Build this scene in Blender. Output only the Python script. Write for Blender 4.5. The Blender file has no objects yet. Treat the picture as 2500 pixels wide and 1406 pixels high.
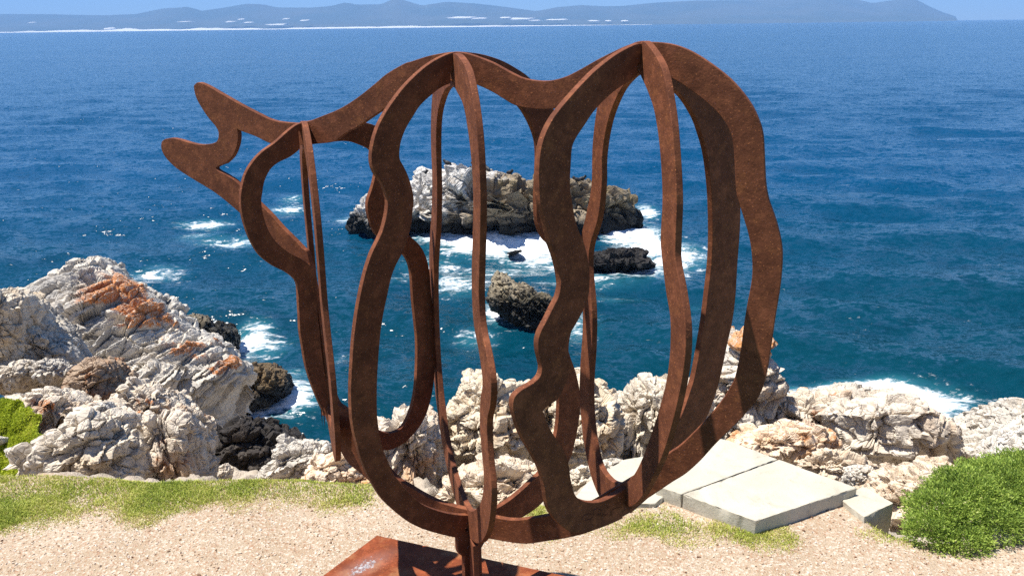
import bpy, bmesh, math, json
import numpy as np
from mathutils import Vector, Matrix

# ------------------------------------------------------------------ camera, sky, sun, exposure
sc = bpy.context.scene
col = sc.collection
SEA, ZG = -11.3, -.4                          # sea level and path level; the base plate lies at 0
PITCH, ROLL = math.atan(641/2000), math.radians(.72)
cd = bpy.data.cameras.new('camera'); cam = bpy.data.objects.new('camera', cd); col.objects.link(cam)
cd.sensor_width = 36; cd.lens = 36*2000/2500; cd.clip_start = .05; cd.clip_end = 60000
cam.location = (0, 0, 2.2)
fw = Vector((0, math.cos(PITCH), -math.sin(PITCH))); r0 = Vector((1, 0, 0)); u0 = Vector((0, math.sin(PITCH), math.cos(PITCH)))
rt = math.cos(ROLL)*r0-math.sin(ROLL)*u0; up = math.sin(ROLL)*r0+math.cos(ROLL)*u0
cam.rotation_euler = Matrix((rt, up, -fw)).transposed().to_euler()
sc.camera = cam
SUN_AZ = Vector((-.335, -.025)).normalized()      # horizontal direction towards the sun
SUN_EL = math.radians(68.5)
w = bpy.data.worlds.new('World'); sc.world = w; w.use_nodes = True
wt = w.node_tree; bg = wt.nodes['Background']
sky = wt.nodes.new('ShaderNodeTexSky'); sky.sky_type = 'NISHITA'; sky.sun_disc = False
sky.sun_elevation = SUN_EL; sky.sun_rotation = math.atan2(SUN_AZ.x, SUN_AZ.y)
sky.altitude = 0; sky.air_density = .75; sky.dust_density = .0; sky.ozone_density = 10.
wt.links.new(sky.outputs[0], bg.inputs[0]); bg.inputs[1].default_value = .092
sl = bpy.data.lights.new('sun', 'SUN'); sun = bpy.data.objects.new('sun', sl); col.objects.link(sun)
sl.energy = 5.0; sl.angle = math.radians(.5); sl.color = (1, .955, .88)
S = Vector((SUN_AZ.x*math.cos(SUN_EL), SUN_AZ.y*math.cos(SUN_EL), math.sin(SUN_EL)))
sun.rotation_euler = S.to_track_quat('Z', 'Y').to_euler()
vs = sc.view_settings; vs.view_transform = 'Standard'; vs.look = 'None'; vs.gamma = 1; vs.use_curve_mapping = False
vs.exposure = .85
sc.cycles.use_denoising = False
sc.cycles.sample_clamp_direct = 1.6; sc.cycles.sample_clamp_indirect = 4.
sc.cycles.max_bounces = 6; sc.cycles.volume_bounces = 0; sc.cycles.transparent_max_bounces = 8

# ------------------------------------------------------------------ data measured from the place (metres)
SC = json.loads('''{"J":[[-0.747,3.017],[-0.174,2.75],[0.39,2.487]],"A":[[[-1.135,1.987],[-1.128,1.999],[-1.108,2.007],[-1.069,1.997],[-0.993,1.964],[-0.912,1.929],[-0.832,1.898],[-0.781,1.88],[-0.728,1.872],[-0.653,1.871],[-0.605,1.879],[-0.535,1.902],[-0.462,1.928],[-0.386,1.967],[-0.31,2.015],[-0.259,2.049],[-0.189,2.082],[-0.159,2.09],[-0.095,2.107],[-0.029,2.118],[0.006,2.12],[0.039,2.117],[0.077,2.108],[0.139,2.087],[0.199,2.059],[0.239,2.043],[0.287,2.035],[0.338,2.036],[0.388,2.049],[0.433,2.07],[0.488,2.099],[0.541,2.124],[0.58,2.14],[0.614,2.148],[0.667,2.148],[0.717,2.141],[0.769,2.122],[0.821,2.092],[0.871,2.057],[0.906,2.025],[0.941,1.984],[0.963,1.947],[0.98,1.905],[0.988,1.856],[0.994,1.807],[1.001,1.757],[1.013,1.712],[1.029,1.675],[1.045,1.633],[1.058,1.588],[1.064,1.549],[1.066,1.489],[1.064,1.428],[1.059,1.353],[1.055,1.269],[1.05,1.185],[1.04,1.121],[1.026,1.085],[0.994,1.028],[0.953,0.968],[0.911,0.908],[0.868,0.84],[0.823,0.781],[0.777,0.736],[0.713,0.67],[0.609,0.568],[0.508,0.477],[0.414,0.421],[0.322,0.379],[0.25,0.348],[0.191,0.335],[0.097,0.325],[0.003,0.317],[-0.125,0.323],[-0.274,0.365],[-0.388,0.406],[-0.49,0.468],[-0.546,0.501],[-0.577,0.537],[-0.597,0.584],[-0.645,0.685],[-0.692,0.859],[-0.716,1.067],[-0.727,1.202],[-0.756,1.3],[-0.829,1.392],[-0.902,1.459],[-0.988,1.519],[-1.053,1.561],[-1.11,1.592],[-1.197,1.629],[-1.284,1.67],[-1.332,1.708],[-1.349,1.737],[-1.349,1.76],[-1.334,1.779],[-1.293,1.789],[-1.249,1.786],[-1.201,1.777],[-1.142,1.77],[-1.08,1.777],[-1.049,1.79],[-1.038,1.819],[-1.047,1.842],[-1.077,1.872],[-1.106,1.909],[-1.129,1.949]],[[-0.941,1.839],[-0.926,1.832],[-0.856,1.814],[-0.792,1.792],[-0.722,1.785],[-0.655,1.79],[-0.565,1.801],[-0.498,1.812],[-0.441,1.846],[-0.394,1.866],[-0.349,1.892],[-0.296,1.922],[-0.221,1.962],[-0.147,1.995],[-0.075,2.019],[-0.002,2.029],[0.04,2.027],[0.083,2.018],[0.137,1.997],[0.177,1.976],[0.219,1.957],[0.281,1.949],[0.333,1.95],[0.389,1.959],[0.449,1.983],[0.507,2.017],[0.564,2.05],[0.613,2.064],[0.669,2.063],[0.722,2.045],[0.775,2.014],[0.828,1.976],[0.863,1.943],[0.888,1.908],[0.902,1.869],[0.911,1.802],[0.92,1.732],[0.931,1.698],[0.945,1.66],[0.963,1.611],[0.976,1.56],[0.983,1.504],[0.983,1.459],[0.976,1.388],[0.971,1.319],[0.968,1.246],[0.958,1.157],[0.947,1.12],[0.92,1.06],[0.87,0.977],[0.804,0.885],[0.766,0.845],[0.703,0.78],[0.634,0.716],[0.562,0.65],[0.487,0.582],[0.41,0.528],[0.338,0.494],[0.262,0.46],[0.192,0.434],[0.118,0.425],[-0.012,0.427],[-0.12,0.428],[-0.194,0.443],[-0.257,0.465],[-0.333,0.498],[-0.432,0.601],[-0.533,0.737],[-0.584,0.774],[-0.614,0.89],[-0.631,1.062],[-0.64,1.247],[-0.663,1.377],[-0.684,1.398],[-0.723,1.431],[-0.775,1.472],[-0.825,1.519],[-0.873,1.556],[-0.972,1.631],[-1.016,1.655],[-1.073,1.681],[-1.021,1.703],[-0.982,1.732],[-0.956,1.769],[-0.942,1.806]]],"B0":[[[-0.006,1.874],[-0.036,1.868],[-0.075,1.846],[-0.122,1.814],[-0.174,1.786],[-0.21,1.757],[-0.24,1.72],[-0.258,1.68],[-0.269,1.638],[-0.272,1.589],[-0.266,1.537],[-0.25,1.474],[-0.223,1.417],[-0.177,1.368],[-0.135,1.338],[-0.105,1.309],[-0.09,1.279],[-0.091,1.223],[-0.094,1.153],[-0.097,1.09],[-0.093,1.029],[-0.088,0.956],[-0.074,0.877],[-0.052,0.794],[-0.029,0.725],[0.013,0.637],[0.073,0.559],[0.147,0.5],[0.233,0.459],[0.28,0.449],[0.346,0.46],[0.411,0.499],[0.458,0.554],[0.488,0.623],[0.508,0.703],[0.524,0.81],[0.532,0.919],[0.523,1.004],[0.514,1.113],[0.509,1.219],[0.491,1.289],[0.459,1.341],[0.415,1.384],[0.371,1.434],[0.345,1.494],[0.34,1.562],[0.354,1.618],[0.377,1.68],[0.372,1.754],[0.338,1.805],[0.296,1.835],[0.252,1.852],[0.164,1.874],[0.079,1.88]],[[-0.014,1.797],[-0.027,1.783],[-0.069,1.758],[-0.117,1.742],[-0.15,1.721],[-0.176,1.683],[-0.19,1.638],[-0.196,1.613],[-0.196,1.577],[-0.187,1.525],[-0.174,1.487],[-0.151,1.449],[-0.109,1.406],[-0.065,1.375],[-0.03,1.339],[-0.015,1.3],[-0.013,1.229],[-0.018,1.135],[-0.016,1.059],[-0.016,0.985],[-0.011,0.908],[-0.002,0.843],[0.02,0.782],[0.043,0.747],[0.089,0.684],[0.136,0.623],[0.217,0.559],[0.267,0.53],[0.314,0.527],[0.352,0.554],[0.386,0.612],[0.41,0.693],[0.425,0.811],[0.431,0.918],[0.427,1.002],[0.421,1.108],[0.419,1.212],[0.408,1.269],[0.383,1.309],[0.336,1.347],[0.272,1.403],[0.252,1.435],[0.238,1.479],[0.232,1.523],[0.239,1.559],[0.26,1.602],[0.277,1.652],[0.279,1.704],[0.264,1.746],[0.219,1.772],[0.171,1.789],[0.117,1.794],[0.046,1.794]]],"B1":[[[0.003,2.12],[-0.031,2.116],[-0.078,2.101],[-0.123,2.08],[-0.17,2.05],[-0.214,2.016],[-0.251,1.98],[-0.283,1.944],[-0.311,1.904],[-0.33,1.859],[-0.339,1.818],[-0.337,1.788],[-0.328,1.765],[-0.312,1.743],[-0.299,1.715],[-0.292,1.688],[-0.29,1.669],[-0.297,1.633],[-0.314,1.586],[-0.333,1.555],[-0.361,1.514],[-0.386,1.461],[-0.409,1.396],[-0.43,1.322],[-0.447,1.244],[-0.459,1.167],[-0.47,1.087],[-0.475,1.005],[-0.473,0.94],[-0.463,0.871],[-0.451,0.809],[-0.425,0.729],[-0.387,0.641],[-0.343,0.574],[-0.287,0.503],[-0.226,0.445],[-0.144,0.383],[-0.077,0.339],[-0.008,0.303],[0.105,0.282],[0.242,0.281],[0.378,0.309],[0.517,0.436],[0.554,0.512],[0.577,0.606],[0.585,0.685],[0.579,0.753],[0.556,0.839],[0.525,0.913],[0.513,0.958],[0.53,1.03],[0.578,1.097],[0.604,1.196],[0.578,1.303],[0.527,1.429],[0.491,1.547],[0.492,1.672],[0.48,1.796],[0.434,1.895],[0.392,1.957],[0.31,2.025],[0.252,2.058],[0.186,2.087],[0.11,2.108],[0.043,2.118]],[[-0.005,2.032],[-0.022,2.025],[-0.068,2.012],[-0.116,1.985],[-0.152,1.96],[-0.18,1.929],[-0.208,1.895],[-0.229,1.856],[-0.237,1.821],[-0.236,1.799],[-0.225,1.779],[-0.21,1.747],[-0.198,1.707],[-0.192,1.667],[-0.198,1.629],[-0.207,1.584],[-0.224,1.54],[-0.244,1.5],[-0.273,1.461],[-0.294,1.422],[-0.314,1.362],[-0.334,1.299],[-0.348,1.239],[-0.361,1.16],[-0.372,1.078],[-0.38,0.974],[-0.378,0.907],[-0.37,0.838],[-0.345,0.752],[-0.323,0.695],[-0.28,0.625],[-0.221,0.546],[-0.145,0.483],[-0.073,0.438],[-0.008,0.408],[0.066,0.389],[0.143,0.381],[0.229,0.398],[0.306,0.427],[0.358,0.449],[0.415,0.516],[0.445,0.585],[0.456,0.634],[0.462,0.699],[0.46,0.759],[0.432,0.861],[0.392,0.987],[0.414,1.068],[0.448,1.145],[0.461,1.226],[0.445,1.313],[0.411,1.401],[0.383,1.431],[0.356,1.475],[0.344,1.522],[0.341,1.597],[0.349,1.73],[0.346,1.794],[0.332,1.836],[0.303,1.887],[0.266,1.931],[0.21,1.972],[0.139,2.003],[0.061,2.023]]],"B2":[[[-0.017,2.145],[-0.063,2.138],[-0.12,2.119],[-0.166,2.098],[-0.213,2.073],[-0.257,2.044],[-0.3,2.013],[-0.335,1.986],[-0.366,1.958],[-0.391,1.925],[-0.406,1.892],[-0.414,1.856],[-0.417,1.818],[-0.415,1.768],[-0.411,1.733],[-0.397,1.691],[-0.383,1.644],[-0.368,1.598],[-0.347,1.555],[-0.334,1.513],[-0.332,1.482],[-0.341,1.448],[-0.362,1.42],[-0.388,1.385],[-0.409,1.359],[-0.42,1.333],[-0.42,1.301],[-0.411,1.265],[-0.406,1.238],[-0.416,1.215],[-0.448,1.202],[-0.488,1.195],[-0.513,1.181],[-0.519,1.154],[-0.511,1.115],[-0.494,1.066],[-0.472,1.019],[-0.432,0.947],[-0.408,0.893],[-0.397,0.846],[-0.39,0.803],[-0.378,0.755],[-0.353,0.709],[-0.315,0.66],[-0.268,0.619],[-0.193,0.59],[-0.102,0.574],[-0.009,0.569],[0.065,0.584],[0.152,0.612],[0.24,0.661],[0.33,0.712],[0.401,0.78],[0.446,0.849],[0.469,0.896],[0.493,0.971],[0.517,1.078],[0.536,1.15],[0.545,1.25],[0.542,1.375],[0.542,1.496],[0.533,1.593],[0.515,1.665],[0.491,1.749],[0.472,1.83],[0.434,1.895],[0.371,1.966],[0.279,2.035],[0.173,2.095],[0.074,2.133]],[[-0.02,2.061],[-0.043,2.05],[-0.082,2.035],[-0.13,2.015],[-0.173,1.991],[-0.21,1.965],[-0.245,1.931],[-0.277,1.899],[-0.292,1.874],[-0.296,1.836],[-0.299,1.786],[-0.297,1.752],[-0.29,1.722],[-0.281,1.681],[-0.264,1.635],[-0.242,1.595],[-0.226,1.552],[-0.216,1.51],[-0.213,1.461],[-0.218,1.42],[-0.233,1.39],[-0.26,1.354],[-0.292,1.32],[-0.308,1.293],[-0.303,1.266],[-0.289,1.229],[-0.288,1.202],[-0.307,1.169],[-0.336,1.125],[-0.373,1.112],[-0.401,1.103],[-0.396,1.086],[-0.378,1.041],[-0.349,0.991],[-0.317,0.94],[-0.293,0.879],[-0.284,0.828],[-0.27,0.775],[-0.248,0.738],[-0.196,0.701],[-0.139,0.681],[-0.083,0.677],[-0.018,0.683],[0.028,0.694],[0.091,0.705],[0.187,0.764],[0.26,0.852],[0.31,0.945],[0.333,1.007],[0.355,1.12],[0.37,1.216],[0.379,1.311],[0.386,1.406],[0.383,1.5],[0.372,1.593],[0.36,1.664],[0.339,1.746],[0.318,1.805],[0.292,1.854],[0.257,1.909],[0.205,1.963],[0.157,1.998],[0.081,2.035],[0.024,2.054]]],"C1":[[[0,2.115],[0.1,2.11],[0.22,2.07],[0.3,1.98],[0.345,1.87],[0.36,1.72],[0.345,1.6],[0.32,1.48],[0.305,1.38],[0.325,1.29],[0.4,1.22],[0.445,1.15],[0.43,1.07],[0.385,1.0],[0.375,0.93],[0.39,0.85],[0.42,0.74],[0.36,0.58],[0.25,0.45],[0.13,0.365],[0,0.315],[-0.12,0.3],[-0.26,0.32],[-0.4,0.36],[-0.53,0.45],[-0.63,0.59],[-0.69,0.76],[-0.7,0.95],[-0.68,1.14],[-0.63,1.32],[-0.54,1.48],[-0.49,1.62],[-0.48,1.78],[-0.43,1.92],[-0.33,2.03],[-0.18,2.1]],[[0,2.01],[0.07,1.995],[0.15,1.965],[0.2,1.91],[0.245,1.82],[0.262,1.71],[0.245,1.6],[0.215,1.48],[0.2,1.37],[0.22,1.26],[0.285,1.19],[0.325,1.12],[0.315,1.07],[0.285,1.02],[0.27,0.92],[0.285,0.84],[0.31,0.74],[0.265,0.63],[0.175,0.54],[0.09,0.475],[0,0.435],[-0.12,0.42],[-0.24,0.43],[-0.34,0.46],[-0.44,0.53],[-0.52,0.65],[-0.565,0.78],[-0.58,0.94],[-0.565,1.12],[-0.52,1.28],[-0.435,1.44],[-0.385,1.6],[-0.37,1.76],[-0.33,1.87],[-0.25,1.94],[-0.13,1.995]]],"C2":[[[0.0,2.151],[0.058,2.142],[0.156,2.083],[0.21,1.995],[0.244,1.908],[0.283,1.752],[0.289,1.635],[0.297,1.567],[0.341,1.489],[0.38,1.391],[0.38,1.274],[0.341,1.118],[0.273,0.943],[0.166,0.758],[0.078,0.651],[0.0,0.602],[-0.097,0.543],[-0.214,0.499],[-0.331,0.543],[-0.419,0.66],[-0.463,0.806],[-0.463,0.933],[-0.443,1.079],[-0.448,1.206],[-0.482,1.362],[-0.478,1.44],[-0.419,1.557],[-0.375,1.664],[-0.37,1.81],[-0.322,1.956],[-0.214,2.073],[-0.097,2.132]],[[0.0,2.059],[0.029,2.044],[0.078,2.005],[0.122,1.956],[0.166,1.859],[0.195,1.732],[0.195,1.615],[0.205,1.567],[0.244,1.469],[0.285,1.381],[0.287,1.245],[0.244,1.099],[0.156,0.904],[0.088,0.787],[0.019,0.709],[-0.058,0.66],[-0.146,0.626],[-0.244,0.631],[-0.312,0.709],[-0.351,0.826],[-0.356,0.933],[-0.341,1.07],[-0.346,1.206],[-0.39,1.362],[-0.375,1.45],[-0.307,1.557],[-0.278,1.674],[-0.278,1.781],[-0.234,1.898],[-0.146,1.995],[-0.058,2.044]]],"C0":[[[0.0,1.877],[0.082,1.861],[0.174,1.79],[0.236,1.666],[0.267,1.523],[0.256,1.379],[0.246,1.256],[0.277,1.123],[0.318,0.989],[0.318,0.825],[0.277,0.682],[0.195,0.594],[0.092,0.605],[0.0,0.651],[-0.103,0.692],[-0.205,0.753],[-0.287,0.866],[-0.318,1.02],[-0.308,1.174],[-0.298,1.359],[-0.308,1.523],[-0.267,1.687],[-0.185,1.8],[-0.082,1.861]],[[0.0,1.779],[0.051,1.769],[0.103,1.718],[0.149,1.636],[0.169,1.513],[0.159,1.379],[0.149,1.256],[0.174,1.112],[0.215,0.989],[0.215,0.856],[0.185,0.764],[0.133,0.717],[0.062,0.723],[0.0,0.764],[-0.072,0.789],[-0.144,0.835],[-0.195,0.918],[-0.215,1.03],[-0.205,1.174],[-0.195,1.359],[-0.205,1.513],[-0.18,1.636],[-0.123,1.728],[-0.051,1.769]]],"sig":[[[-0.181,0.65],[-0.199,0.659],[-0.22,0.662],[-0.231,0.657],[-0.227,0.648],[-0.212,0.64],[-0.191,0.635],[-0.179,0.639],[-0.175,0.647],[-0.176,0.662],[-0.164,0.663],[-0.136,0.645]],[[-0.159,0.634],[-0.152,0.64],[-0.149,0.63],[-0.14,0.637],[-0.137,0.625],[-0.126,0.629],[-0.123,0.619],[-0.111,0.621],[-0.103,0.613]],[[-0.108,0.647],[-0.09,0.63],[-0.087,0.603]],[[-0.095,0.624],[-0.073,0.626],[-0.048,0.62]]]}''')
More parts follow.
